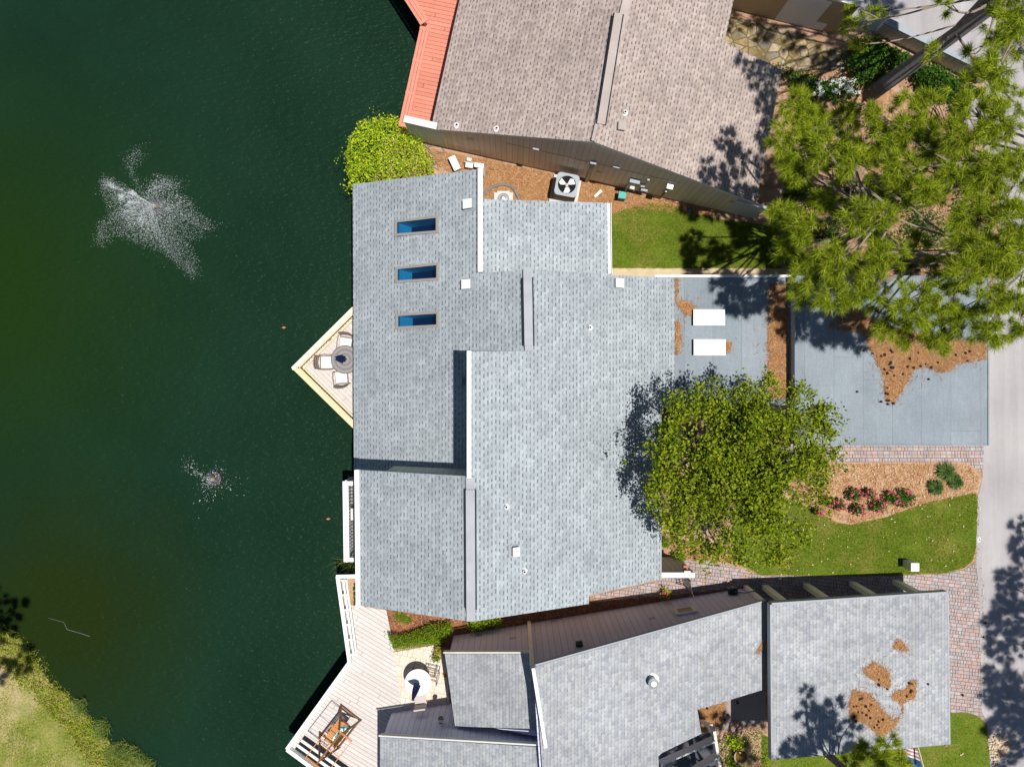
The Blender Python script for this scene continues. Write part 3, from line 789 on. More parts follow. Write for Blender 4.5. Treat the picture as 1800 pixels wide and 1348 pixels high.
# the roof is cut round the three skylights
SK = [[(696, 388), (772, 379), (772, 410), (696, 416)], [(697, 470), (773, 462), (773, 493), (697, 498)], [(698, 552), (773, 547), (773, 575), (698, 579)]]
def slope_with_holes(parent, px, pl, holes, mat, edge):
    """roof slope split in x strips so that real openings stay open"""
    top = [hit(x, y, pl) for x, y in px]
    mb = MB()
    hs = []
    for h in holes:
        P = [hit(x, y, pl) for x, y in h]; c = sum(P, Vector()) / 4
        ux = 0.05
        hs.append((min(p.x for p in P) + ux, max(p.x for p in P) - ux, min(p.y for p in P) + ux, max(p.y for p in P) - ux))
    x0 = min(h[0] for h in hs); x1 = max(h[1] for h in hs)
    def clip(poly, k, lim, keep_less):
        out = []
        for i in range(len(poly)):
            a, b = poly[i - 1], poly[i]; ia = (a[k] <= lim) == keep_less; ib = (b[k] <= lim) == keep_less
            if ia != ib:
                t = (lim - a[k]) / (b[k] - a[k]); out.append((a[0] + (b[0] - a[0]) * t, a[1] + (b[1] - a[1]) * t))
            if ib: out.append(b)
        return out
    poly = ccw([(p.x, p.y) for p in top])
    pieces = [clip(poly, 0, x0, True), clip(poly, 0, x1, False)]
    mid = clip(clip(poly, 0, x0, False), 0, x1, True)
    hs.sort(key=lambda h: h[2]); last = None
    lo = -1e9
    for h in hs + [None]:
        seg = mid
        if lo > -1e8: seg = clip(seg, 1, lo, False)
        if h: seg = clip(seg, 1, h[2], True); lo = h[3]
        pieces.append(seg)
    for seg in pieces:
        if len(seg) >= 3:
            mb.prism([(x, y, pz(pl, x, y)) for x, y in seg], [(x, y, pz(pl, x, y) - 0.16) for x, y in seg], 0, 1)
    # shafts and strips inside the band narrower than the band stay roofed
    for h in hs:
        if h[0] - x0 > 0.01: mb.prism([(a, b, pz(pl, a, b)) for a, b in ((x0, h[2]), (h[0], h[2]), (h[0], h[3]), (x0, h[3]))], [(a, b, pz(pl, a, b) - 0.16) for a, b in ((x0, h[2]), (h[0], h[2]), (h[0], h[3]), (x0, h[3]))], 0, 1)
        if x1 - h[1] > 0.01: mb.prism([(a, b, pz(pl, a, b)) for a, b in ((h[1], h[2]), (x1, h[2]), (x1, h[3]), (h[1], h[3]))], [(a, b, pz(pl, a, b) - 0.16) for a, b in ((h[1], h[2]), (x1, h[2]), (x1, h[3]), (h[1], h[3]))], 0, 1)
    return mb.build('roof', [mat, edge], parent, label='long west roof slope with three skylights')
slope_with_holes(H, westA, PA, SK, M['shingle_grey'], M['grey_trim'])
for s in SK: skylight(H, s, PA)
eastE = [(927, 474), (1072, 481), (1080, 484), (1186, 488), (1186, 716), (1163, 716), (1163, 1018), (1035, 1046), (1035, 1061), (833, 1092), (826, 1092), (826, 617), (930, 617)]
roofpart(H, eastE, PE, M['shingle_grey'], label='broad east roof slope')
southB = [(632, 826), (826, 837), (826, 1092), (632, 1064)]
roofpart(H, southB, PB, M['shingle_grey'], th=0.2, label='raised south-west roof slope')
northC = [(848, 350), (1070, 357), (1070, 488), (848, 488)]
roofpart(H, northC, PC, M['shingle_grey'], label='low north-east roof slope')
# walls
wa = [(p.x, p.y) for p in (hit(634, 336, PA), hit(838, 308, PA), hit(838, 600, PA), hit(838, 815, PA), hit(634, 820, PA))]
wallpart(H, inset(wa, 0.05), PA, M['siding_beige'], z0=-0.3, top=False)
wr = [(p.x, p.y) for p in (hit(838, 484, PA), hit(924, 480, PA), hit(926, 612, PA), hit(838, 612, PA))]
wallpart(H, wr, PA, M['siding_beige'], z0=0, drop=.17)
we = [(p.x, p.y) for p in (hit(932, 480, PE), hit(1072, 486, PE), hit(1180, 493, PE), hit(1180, 712, PE), hit(1157, 712, PE), hit(1157, 1012, PE), hit(1036, 1040, PE), hit(1034, 1055, PE), hit(836, 1085, PE), hit(830, 1085, PE), hit(830, 622, PE), hit(932, 622, PE))]
wallpart(H, inset(we, .02), PE, M['siding_beige'])
wb = [hit(674, 829.5, PB), hit(824, 838, PB), hit(824, 1086, PB), hit(674, 1064, PB)]
wallpart(H, inset([(p.x, p.y) for p in wb], 0.02), PB, M['siding_beige'], z0=-0.3, drop=0.2)
wc = roof_xy(northC, PC, 0.13); wallpart(H, wc, PC, M['siding_beige'])
# lake storey below the raised slope
wl = [XY(664, 846, 2.0), XY(700, 846, 2.0), XY(700, 1040, 2.0), XY(664, 1036, 2.0)]
wallpart(H, wl, (4.0, 0, 0), M['white_wall'], z0=-1.0, drop=0)
# cap boards
coping(H, (844.5, 298), (844.5, 479), PA, 0.14, 0.22)
coping(H, (825, 617), (825, 839), PE, 0.115, 0.2)
coping(H, (628.5, 825), (631, 1064), PB, 0.13, 0.22)
mb = MB(); a, b = hit(1070.5, 357, PC), hit(1072, 482, PC); a.z -= 0.02; b.z -= 0.02
for dx, wd, dz in ((-0.05, 0.015, 0), (0.06, 0.015, 0)):
    p, q = a + Vector((dx, 0, dz)), b + Vector((dx, 0, dz)); mb.bar(p, q, wd, 0.10)
p, q = a + Vector((0.0, 0, -0.045)), b + Vector((0.0, 0, -0.045)); mb.bar(p, q, 0.10, 0.012)
mb.build('gutter', M['white'], H)
ridge_vent(H, ((927.5, 488), (929.5, 608)), 6.1, M['cap_shingle'], 0.235, ((927, 474), (930, 616)))
ridge_vent(H, ((827, 860), (828, 1070)), _r.z, M['cap_shingle'], 0.235, ((827, 838), (828, 1091)))
for p, pl in (((827, 360), PA), ((824.5, 500.5), PA), ((1083.5, 498.5), PE)): box_vent(H, p, pl)
box_vent(H, (902, 968), PE, (0.20, 0.25, 0.13)); box_vent(H, (812, 670), PA, (0.22, 0.24, 0.10), M['grey_trim'])
for p in ((1037, 576), (890, 890), (922, 1003)): flue(H, p, PE)
# flat entrance roof
zf = 2.45
mb = MB(); q = [W(x, y, zf) for x, y in ((1181, 487), (1392, 487), (1392, 712), (1181, 712))]
mb.prism(q, [Vector((p.x, p.y, zf - 0.2)) for p in q], 0, 1)
mb.build('flat_roof', [M['flat_roof'], M['grey_trim']], H)
wallpart(H, inset([(p.x, p.y) for p in q], 0.1), (zf, 0, 0), M['siding_beige'], drop=0.2)
mb = MB(); mb.bar(W(1150, 485.5, zf + .03), W(1391, 485.5, zf + .03), 0.07, 0.1); mb.build('gutter', M['white'], H)
for (x0, y0, x1, y1) in ((1219, 544, 1274.5, 572), (1219.5, 596.5, 1275.5, 624.5)):
    a, b = W(x0, y0, zf + 0.16), W(x1, y1, zf + 0.16); c = (a + b) / 2; sx, sy = abs(b.x - a.x), abs(a.y - b.y)
    mb = MB(); mb.box((c.x, c.y, zf + 0.07), (sx - 0.05, sy - 0.05, 0.14)); o = mb.build('skylight_curb', M['grey_trim'], H)
    mb = MB(); mb.box((c.x, c.y, zf + 0.15), (sx, sy, 0.025)); mb.box((c.x, c.y, zf + 0.172), (sx - 0.10, sy - 0.10, 0.02), taper=0.9); mb.build('skylight_dome', M['white'], o)

# garage
zg = 2.95
G = thing('garage', 'flat roofed garage with blue grey roofing beside the road', 'garage', (11.9, 0.7, 0))
q = [W(x, y, zg) for x, y in ((1398, 486), (1737, 486), (1737, 782), (1398, 782))]
mb = MB(); mb.prism(q, [Vector((p.x, p.y, zg - 0.24)) for p in q], 0, 1); mb.build('roof', [M['flat_roof'], M['grey_trim']], G)
wallpart(G, inset([(p.x, p.y) for p in q], 0.03), (zg, 0, 0), M['siding_beige'], drop=0.24)
mb = MB()
for a, b in ((0, 1), (2, 3), (3, 0), (1, 2)):
    mb.bar(q[a] + Vector((0, 0, 0.012)), q[b] + Vector((0, 0, 0.012)), 0.05, 0.02)
mb.build('roof_edge', M['flat_roof'], G)
c = (q[1] + q[2]) / 2; mb = MB(); mb.box((c.x - 0.018, c.y, 1.15), (0.05, 4.6, 2.2)); mb.build('garage_door', M['white'], G)

# wing wall of the entrance, with a lantern and an iron gate
T = thing('entry_wall', 'tall wing wall with white cap at the foot of the east roof', 'wall', (*XY(1175, 983), 0))
p0, p1 = W(1150, 1010, 2.35), W(1221, 1010, 2.35)
mb = MB(); mb.box(((p0.x + p1.x) / 2, p0.y, 1.15), (p1.x - p0.x - 0.03, 0.13, 2.3)); mb.build('wall', M['siding_beige'], T)
mb = MB(); mb.bar(p0, p1, 0.17, 0.1); c = W(1208, 1005.5, 2.36); mb.box((c.x, c.y, 2.345), (0.2, 0.10, 0.1)); mb.build('cap', M['offwhite'], T)
c = W(1205, 997, 2.0); mb = MB()
mb.box((c.x, c.y, 1.93), (0.10, 0.10, 0.20), mi=0); mb.box((c.x, c.y, 2.04), (0.14, 0.14, 0.02), mi=1); mb.box((c.x, c.y, 1.82), (0.12, 0.12, 0.02), mi=1)
mb.bar((c.x, c.y, 1.85), (c.x, c.y - 0.26, 1.85), 0.02, 0.02, 1)
o = mb.build('wall_lantern', [M['offwhite'], M['terracotta']], T)
T = thing('iron_gate', 'black iron gate across the brick path', 'gate', (*XY(1197, 1012), 0))
mb = MB(); a, b = Vector((*XY(1198, 1004), 0)), Vector((*XY(1203, 1028), 0))
for z in (0.15, 0.7, 1.25): mb.bar((a.x, a.y, z), (b.x, b.y, z), 0.02, 0.03)
for q_ in (a, b): mb.bar((q_.x, q_.y, .02), (q_.x, q_.y, 1.42), .03, .03)
mb.build('frame', M['black'], T); mb = MB()
for i in range(9):
    p = a.lerp(b, i / 8); mb.tube([(p.x, p.y, 0.05), (p.x, p.y, 1.4 if i in (0, 8) else 1.32)], 0.012, 6)
mb.build('pickets', M['black'], T)

# ================================================================== LAKESIDE BALCONY AND DECKS
T = thing('balcony', 'narrow white balcony with flat rails over the water', 'balcony', (*XY(620, 915), 0))
zb = 1.05
def pt(x, y, z): return W(x, y, z)
mb = MB()
c0 = [pt(602.5, 845.5, zb), pt(640, 845.5, zb), pt(642, 987, zb), pt(604.5, 987, zb)]
def flatbar(mb, a, b, w, h, mi=0): mb.bar(a, b, w, h, mi)
iw = 0.19
mb.bar(c0[0] + Vector((iw / 2, 0, 0)), c0[3] + Vector((iw / 2, 0, 0)), iw, 0.06)
mb.bar(c0[0] + Vector((iw + .002, -0.07, 0)), c0[1] + Vector((0, -0.07, 0)), 0.14, 0.06)
mb.bar(c0[3] + Vector((iw + .002, 0.07, 0)), c0[2] + Vector((0, 0.07, 0)), 0.14, 0.06)
mb.build('rail_cap', M['white'], T)
mb = MB()
for f in np.linspace(0, 1, 24):
    p = c0[0].lerp(c0[3], f) + Vector((iw / 2, 0, 0)); mb.bar((p.x, p.y, 0.0), (p.x, p.y, zb - 0.04), 0.05, 0.05)
mb.build('pickets', M['white'], T)
mb = MB(); mb.prism([Vector((p.x, p.y, -0.02)) for p in c0], [Vector((p.x, p.y, -0.2)) for p in c0]); mb.build('floor', M['deck_white'], T, flat=0.0)
mb = MB()
for f in (0.02, 0.5, 0.98):
    p = c0[0].lerp(c0[3], f) + Vector((0.12, 0, 0)); mb = MB(); mb.bar((p.x, p.y, -3.2), (p.x, p.y, -0.2), 0.14, 0.14); mb.build('post', M['bulkhead'], T)

# triangular deck
T = thing('corner_deck', 'triangular pale board deck with yellow wood railing, jutting over the lake', 'deck', (*XY(580, 646), 0))
zr = 0.92
A0, A1, A2 = pt(618, 541, zr), pt(512, 646, zr), pt(618, 750, zr)
A0 = A1 + (A0 - A1) * 1.04; A2 = A1 + (A2 - A1) * 1.04
mb = MB(); fl = [(p.x, p.y) for p in (A0, A1, A2)] + [(-4.95, A2.y - .1), (-4.95, A0.y + .1)]
fl = ccw(fl); fl = inset(fl, 0.06)
mb.prism([(x, y, 0.03) for x, y in fl], [(x, y, -0.03) for x, y in fl]); mb.build('floor', M['deck_grey'], T, flat=math.radians(45))
c = (A0 + A2) / 2
def railing(T, a, b, cent, cap, pale, zr, floor=0.0, cw=0.15):
    d = (b - a).normalized(); n = Vector((-d.y, d.x, 0));
    if (cent - a).dot(n) < 0: n = -n
    mb = MB(); mb.bar(a + n * cw / 2, b + n * cw / 2, cw, 0.04); mb.build('rail_cap', pale, T)
    mb = MB(); mb.bar(a + n * (cw + .02) - Vector((0, 0, .08)), b + n * (cw + .02) - Vector((0, 0, .08)), 0.045, 0.09)
    mb.bar(a + n * (cw + .02) - Vector((0, 0, zr - floor - .14)), b + n * (cw + .02) - Vector((0, 0, zr - floor - .14)), 0.045, 0.09); mb.build('rail', cap, T)
    L = (b - a).length; k = max(2, int(L / 0.12)); mb = MB()
    for i in range(k + 1):
        p = a.lerp(b, i / k) + n * cw * .5; mb.bar((p.x, p.y, floor - 0.1), (p.x, p.y, zr - 0.02), 0.035, 0.035)
    mb.build('pickets', cap, T)
    k = max(1, int(L / 1.5))
    for i in range(k + 1):
        p = a.lerp(b, (i + 0.02) / (k + 0.04)) + n * cw * .5; mb = MB(); mb.bar((p.x, p.y, -3.2), (p.x, p.y, zr - 0.025), 0.1, 0.1); mb.build('post', cap, T)
railing(T, A0, A1 + (A0 - A1).normalized() * 0.0, c, M['new_wood'], M['pale_wood'], zr)
railing(T, A1 + (A2 - A1).normalized() * 0.16, A2, c, M['new_wood'], M['new_wood'], zr - 0.004)
mb = MB()
for a, b in ((A0, A1), (A1, A2)):
    p, q = a.copy(), b.copy(); p.z = q.z = -0.14; p = p.lerp(c, 0.05); q = q.lerp(c, 0.05); p.z = q.z = -0.14; mb.bar(p, q, 0.05, 0.2)
mb.build('rim_joist', M['new_wood'], T)

# cast table with closed blue parasol and chairs
tc = W(606.5, 632, 0.74)
T = thing('round_table', 'round cast metal table with a ring pattern on the triangular deck', 'table', (tc.x, tc.y, 0.03))
mb = MB(); mb.lathe((tc.x, tc.y, 0.69), [(0.46, 0), (0.49, 0.012), (0.49, 0.04), (0.47, 0.05)], 48); mb.build('tabletop', M['table_metal'], T, loc=(tc.x, tc.y, 0.69))
for k in range(4):
    a = math.pi / 4 + k * math.pi / 2; mb = MB()
    mb.tube([(tc.x + .12 * math.cos(a), tc.y + .12 * math.sin(a), .69), (tc.x + .2 * math.cos(a), tc.y + .2 * math.sin(a), .35), (tc.x + .36 * math.cos(a), tc.y + .36 * math.sin(a), .04)], 0.02, 8); mb.build('leg', M['iron'], T)
def parasol(label, c, z0, h0, h1, r):
    """closed canvas parasol: pole, folded canopy, finial"""
    t = thing('closed_parasol', label, 'parasol', (c[0], c[1], z0))
    mb = MB(); mb.tube([(c[0], c[1], z0), (c[0], c[1], h1)], 0.02, 10); mb.build('pole', M['metal'], t)
    mb = MB(); n = 24; prof = [(0.05, h0), (r, h0 + 0.04), (r * 0.95, h0 + 0.3 * (h1 - h0)), (r * 0.7, h0 + 0.6 * (h1 - h0)), (r * 0.35, h0 + .9 * (h1 - h0)), (0.03, h1)]
    for i, (rr, z) in enumerate(prof):
        for k in range(n):
            a = 2 * math.pi * k / n; q = rr * (1 + (0.28 if k % 3 == 0 else -0.1) * (i < 5))
            mb.v.append((c[0] + q * math.cos(a), c[1] + q * math.sin(a), z + 0.03 * math.sin(k * 2.1) * (i == 1)))
    for i in range(len(prof) - 1):
        for k in range(n):
            k2 = (k + 1) % n; mb.f.append((i * n + k, i * n + k2, (i + 1) * n + k2, (i + 1) * n + k)); mb.mi.append(0)
    mb.build('canopy', M['blue_cloth'], t)
    mb = MB(); mb.lathe((c[0], c[1], h1), [(0.02, 0), (0.03, 0.03), (0.008, 0.07)], 10); mb.build('finial', M['metal'], t)
    mb = MB(); mb.lathe((c[0], c[1], z0), [(0.2, 0), (0.2, 0.04), (0.05, 0.07), (0.03, 0.2)], 20); mb.build('base', M['black'], t)
parasol('closed navy parasol standing through the ring patterned table', (tc.x, tc.y), 0.03, 1.05, 2.25, 0.11)

def chair(label, loc, rz, group):
    """local +y is the way the sitter faces; a cast metal armchair"""
    t = thing('patio_chair', label, 'chair', (0, 0, 0), group)
    mb = MB(); mb.box((0, 0.0, 0.40), (0.46, 0.46, 0.03)); mb.build('seat', M['iron'], t)
    mb = MB(); mb.box((0, 0.02, 0.445), (0.42, 0.40, 0.06), taper=0.93); mb.build('cushion', M['cushion'], t)
    mb = MB()
    arc = [(0.25 * math.sin(a), -0.20 - 0.09 * math.cos(a)) for a in np.linspace(-1.1, 1.1, 9)]
    for z in (0.55, 0.68, 0.82): mb.tube([(x, y - (z - .5) * 0.22, z) for x, y in arc], 0.016, 6)
    for i in range(9): x, y = arc[i]; mb.tube([(x, y, 0.42), (x, y - 0.07, 0.82)], 0.015, 6)
    for i in range(8):
        x, y = arc[i]; x2, y2 = arc[i + 1]; mb.tube([(x, y, 0.5), (x2, y2 - 0.06, 0.78)], 0.009, 5); mb.tube([(x2, y2, 0.5), (x, y - 0.06, 0.78)], 0.009, 5)
    mb.build('backrest', M['iron'], t)
    for s in (-1, 1):
        mb = MB(); mb.tube([(s * .24, -.24, .66), (s * .26, -.05, .65), (s * .25, .2, .62), (s * .22, .22, .42)], 0.016, 6); mb.build('armrest', M['iron'], t)
        for yy in (-.2, .2):
            mb = MB(); mb.tube([(s * .2, yy, .4), (s * .23, yy * 1.1, 0.0)], [0.018, 0.013], 8); mb.build('leg', M['iron'], t)
    t.location = loc; t.rotation_euler = (0, 0, rz)
    return t
grp = 'chairs around the deck table'
def at(px, py, z): v = W(px, py, .45); return (v.x, v.y, z)
ch = chair('patio chair on the lake side of the ring patterned table', at(574, 637, .03), math.radians(-90), grp)
copy_tree(ch, at(608, 603, .03), math.radians(172), 'patio chair above the ring patterned table, nearest the top of the triangle')
copy_tree(ch, at(600.5, 664, .03), math.radians(5), 'patio chair below the ring patterned table with its whole cushion showing')
copy_tree(ch, at(625.5, 904, -.02), math.radians(-90), 'bronze chair half under the eave on the white balcony')

# pale lower deck
T = thing('lake_deck', 'wide pale board deck with white rim along the lower lake shore', 'deck', (*XY(600, 1200), 0))
dk = [XY(x, y, 0.03) for x, y in ((597, 1012), (640, 1012), (640, 1066), (679, 1072), (687, 1112), (694, 1148), (706, 1239), (790, 1232), (800, 1300), (672, 1360), (672, 1440), (660, 1500), (640, 1440), (507, 1313), (612, 1160))]
mb = MB(); p = ccw(dk); mb.prism([(x, y, 0.03) for x, y in p], [(x, y, -0.12) for x, y in p]); mb.build('floor', M['deck_white'], T, flat=math.radians(59))
rim = [W(592, 1011, .12), W(613, 1161, .12), W(503.5, 1313, .12), W(570, 1362, .12), W(640, 1412, .12)]
mb = MB()
for i in range(4):
    mb.bar(rim[i] + Vector((0.06, 0, 0.002 * i)), rim[i + 1] + Vector((0.06, 0, 0.002 * i)), 0.13, 0.34)
mb.build('rim_board', M['white'], T)
mb = MB()
for i in range(4):
    k = max(1, int((rim[i + 1] - rim[i]).length / 1.6))
    for j in range(k + 1):
        q = rim[i].lerp(rim[i + 1], (j + .03) / (k + .06)); mb = MB(); mb.bar((q.x + .2, q.y, -3.2), (q.x + .2, q.y, -0.1), 0.14, 0.14); mb.build('pile', M['bulkhead'], T)
mb = MB(); mb.bar(W(591, 1013, .5), W(626, 1012, .5), 0.12, 0.06); mb.bar(W(594, 1013, .496), W(614, 1158, .496), 0.12, 0.06); mb.build('rail_cap', M['white'], T)
mb = MB()
for s in (0.17, 0.27): mb.bar(W(599, 1018, .46) + Vector((s - .08, 0, 0)), W(617, 1150, .46) + Vector((s - .08, 0, 0)), 0.07, 0.035)
for f in np.linspace(0.02, 0.98, 6):
    q = W(597, 1016, .4).lerp(W(615, 1152, .4), f); mb.bar((q.x + .03, q.y, 0.02), (q.x + .03, q.y, .47), 0.06, 0.06); mb.bar((q.x, q.y, .425), (q.x + .22, q.y, .425), 0.05, 0.03)
mb.build('bench', M['offwhite'], T)
# slatted steps down to the water at the tip
mb = MB(); mb2 = MB()
a, b = W(507, 1316, .05), W(566, 1358, .05); d = (b - a).normalized(); n = Vector((-d.y, d.x, 0)); a = a + d * 0.18
for s in (0.30, 0.52): mb.bar(a + n * s + Vector((0, 0, 0.012)), b + d * 1.0 + n * s + Vector((0, 0, 0.012)), 0.10, 0.03)
mb2.bar(a + n * 0.41 + Vector((0, 0, -0.012)), b + d * 1.0 + n * 0.41 + Vector((0, 0, -0.012)), 0.62, 0.012)  # flat dark sheet on the deck, its colour standing in for shaded step gaps
mb2.build('step_gap_shade', M['dark_hole'], T); mb.build('step_slat', M['offwhite'], T)
T = thing('planter_box', 'long tan planter with a low plant beside the white deck rail', 'planter', (*XY(622, 1040), 0.03))
c = W(621, 1040, .3); mb = MB(); mb.box((c.x, c.y, 0.16), (0.42, 0.98, 0.26), mi=0); mb.build('box', M['pale_wood'], T)
mb = MB(); mb.box((c.x, c.y, 0.288), (0.38, 0.94, 0.02)); mb.build('soil', M['bed'], T)
P = scatter([(c.x + .04, c.y - .42), (c.x + .2, c.y - .42), (c.x + .2, c.y + .3), (c.x + .04, c.y + .3)], 130)
npmesh('plant', leaves(np.column_stack([P, 0.34 + .12 * RNG.random(len(P))]), 0.09), 4, M['dark_leaf'], T)
sp = W(612, 993, -.6)
T = thing('water_plant', 'tuft of thin grassy stems in the water below the balcony', 'plant', (sp.x, sp.y, -1.2))
npmesh('blades', blades(np.column_stack([RNG.normal(sp.x, .18, 150), RNG.normal(sp.y, .07, 150)]), -1.2, 1.0, 0.02, 0.7), 3, M['reed'], T)

# patio
sheet('tiled_patio', [(692, 1146), (770, 1132), (782, 1142), (790, 1232), (706, 1240)], 0.042, M['tiles'], flat=math.radians(80))
tc = W(735, 1199, .74)
T = thing('white_table', 'round white table on the cream tiled patio', 'table', (tc.x, tc.y, 0.042))
mb = MB(); mb.lathe((tc.x, tc.y, 0.71), [(0.43, 0), (0.455, 0.01), (0.455, 0.03), (0.44, 0.04)], 48); mb.build('tabletop', M['white_table'], T)
for k in range(4):
    a = math.pi / 4 + k * math.pi / 2; mb = MB(); mb.tube([(tc.x + .3 * math.cos(a), tc.y + .3 * math.sin(a), .71), (tc.x + .36 * math.cos(a), tc.y + .36 * math.sin(a), .042)], 0.02, 8); mb.build('leg', M['black'], T)
parasol('closed navy parasol standing through the white patio table', (tc.x - .01, tc.y - .02), 0.042, 0.9, 2.2, 0.10)
T = thing('sling_chair', 'taupe sling chair tucked below the white patio table', 'chair', (*XY(737, 1225), .042))
c = W(738, 1231, .55); R = math.radians(8)
mb = MB(); mb.box((c.x, c.y, .43), (.40, .36, .025), R); mb.build('seat', M['grey_cloth'], T)
mb = MB(); mb.box((c.x + .02, c.y - .19, .66), (.40, .05, .46), R); mb.build('backrest', M['grey_cloth'], T)
for sx in (-.2, .2):
    for sy in (-.19, .19):
        mb = MB(); mb.tube([(c.x + sx, c.y + sy, .042), (c.x + sx, c.y + sy, .43)], .014, 8); mb.build('leg', M['metal'], T)
T = thing('folding_chair', 'open dark metal chair on the upper right of the white patio table', 'chair', (*XY(757, 1185), .042))
mb = MB(); c = W(759, 1186, .5)
fr = [(-.2, -.2), (.2, -.2), (.2, .2), (-.2, .2)]; R2 = Matrix.Rotation(math.radians(-14), 2)
fp = [Vector((*(R2 @ Vector(q)), 0)) + Vector((c.x, c.y, 0)) for q in fr]
for i in range(4): mb.tube([fp[i] + Vector((0, 0, .44)), fp[(i + 1) % 4] + Vector((0, 0, .44))], .014, 6)
for i in range(2): mb.tube([fp[1 + i] + Vector((0, 0, .44)), fp[1 + i] + Vector((.05, 0, .85))], .014, 6)
mb.tube([fp[1] + Vector((.05, 0, .85)), fp[2] + Vector((.05, 0, .85))], .014, 6); mb.build('frame', M['iron'], T)
for i in range(4):
    mb = MB(); mb.tube([fp[i] + Vector((0, 0, .44)), fp[i] + Vector((0, 0, .042))], .013, 6); mb.build('leg', M['iron'], T)
mb = MB()
for f in (0.1, 0.3, .5, .7, .9): mb.tube([fp[0].lerp(fp[3], f) + Vector((0, 0, .445)), fp[1].lerp(fp[2], f) + Vector((0, 0, .445))], .01, 5)
mb.build('seat', M['iron'], T)
def pot(label, px, z, r, h, mat, leafmat, n, leaf, spread, cat='potted plant', name='potted_plant'):
    c = W(*px, h); t = thing(name, label, cat, (c.x, c.y, z))
    mb = MB(); mb.lathe((c.x, c.y, z), [(r * .7, 0), (r, h), (r * 1.08, h + .01), (r * 1.08, h + .04), (r * .9, h + .04), (r * .88, h - .03)], 20); mb.build('pot', mat, t)
    if n:
        P = RNG.normal(0, spread, (n, 3)) * np.array([1, 1, .6]) + np.array([c.x, c.y, z + h + spread * .8])
        npmesh('leaves', leaves(P, leaf), 4, leafmat, t)
    return t
pot('yellow green potted plant at the patio corner, the upper of the pair', (771, 1142), .042, .13, .26, M['terracotta'], M['yellow_leaf'], 130, .08, .08)
pot('green potted plant at the patio corner, the lower of the pair', (768, 1154), .042, .12, .24, M['stone'], M['hedge_leaf'], 140, .07, .08)
pot('small orange pot by the grey wall right of the patio', (782.5, 1186), .042, .06, .12, M['orange'], M['dark_leaf'], 14, .04, .03)
shrub('hedge', 'clipped green hedge between the tiled patio and red mulch', 'hedge', [(680, 1116), (700, 1122), (742, 1108), (760, 1100), (792, 1098), (793, 1116), (775, 1132), (735, 1139), (690, 1143)], 0.75, M['hedge_leaf'], 5200, .055, 0.0, dome=0.35)
shrub('leafy_shrub', 'light green shrub against the corner of the middle roof', 'shrub', [(823, 1098), (850, 1090), (880, 1089), (882, 1098), (850, 1106), (826, 1108)], 0.55, M['hedge_leaf'], 600, .09)

# garden swing
sc_ = Vector((-6.02, -12.0, 0))
T = thing('garden_swing', 'brown wooden garden swing with canopy frame on the pale deck', 'swing', (0, 0, 0))
ang = math.radians(52)
mb = MB()
for s in (-1, 1):
    mb.bar((s * .85, .62, 0), (s * .72, .04, 1.9), .06, .08); mb.bar((s * .85, -.62, 0), (s * .72, -.04, 1.9), .06, .08)
    mb.bar((s * .845, .58, .1), (s * .845, -.58, .1), .055, .075); mb.bar((s * .79, .33, .95), (s * .79, -.33, .95), .05, .06)
mb.build('side_frame', M['red_wood'], T)
mb = MB(); mb.bar((-.9, 0, 1.93), (.9, 0, 1.93), .08, .1); mb.bar((-.84, -.58, .12), (.84, -.58, .12), .05, .07); mb.build('top_beam', M['red_wood'], T)
mb = MB(); cf = [(-.95, -.6, 2.05), (.95, -.6, 2.05), (.95, .6, 2.05), (-.95, .6, 2.05)]
for i in range(4): mb.bar(cf[i], cf[(i + 1) % 4], .03, .03)
for s in (-.9, 0, .9): mb.bar((s, -.59, 2.052), (s, .59, 2.052), .022, .026)
for s in (-.86, .86): mb.tube([(s, 0, 1.98), (s, 0, 2.04)], .012, 6)
mb.build('canopy_frame', M['slat_wood'], T)
mb = MB()
for i in range(7): mb.box((0, .27 - i * .072, .46), (1.15, .055, .022))
for s in (-.5, 0, .5): mb.box((s, .05, .435), (.05, .5, .028))
mb.build('seat', M['slat_wood'], T)
mb = MB(); Rm = Matrix.Rotation(math.radians(18), 3, 'X')
for i in range(6): mb.box(Vector((0, -.22 - i * .025, .53 + i * .075)), (1.15, .02, .055), M3=Rm)
for s in (-.52, 0, .52): mb.bar((s, -.235, .44), (s, -.36, .96), .045, .03)
mb.build('backrest', M['slat_wood'], T)
for s in (-1, 1):
    mb = MB(); mb.bar((s * .6, .28, .68), (s * .6, -.27, .68), .06, .03); mb.bar((s * .6, .26, .45), (s * .6, .26, .67), .04, .04); mb.build('armrest', M['slat_wood'], T)
    mb = MB()
    for y in (.25, -.3): mb.tube([(s * .6, y, .68), (s * .62, 0, 1.9)], .008, 5)
    mb.build('chain', M['black'], T)
mb = MB(); mb.box((-.12, -.12, .50), (.78, .26, .07), taper=.92); mb.build('cushion', M['teal_print'], T)
mb = MB(); mb.box((.40, -.17, .55), (.28, .12, .26), M3=Matrix.Rotation(.5, 3, 'X')); mb.build('cushion', M['teal_print'], T)
T.location = (sc_.x, sc_.y, .03); T.rotation_euler = (0, 0, ang); T.scale = (.72, .72, .88)

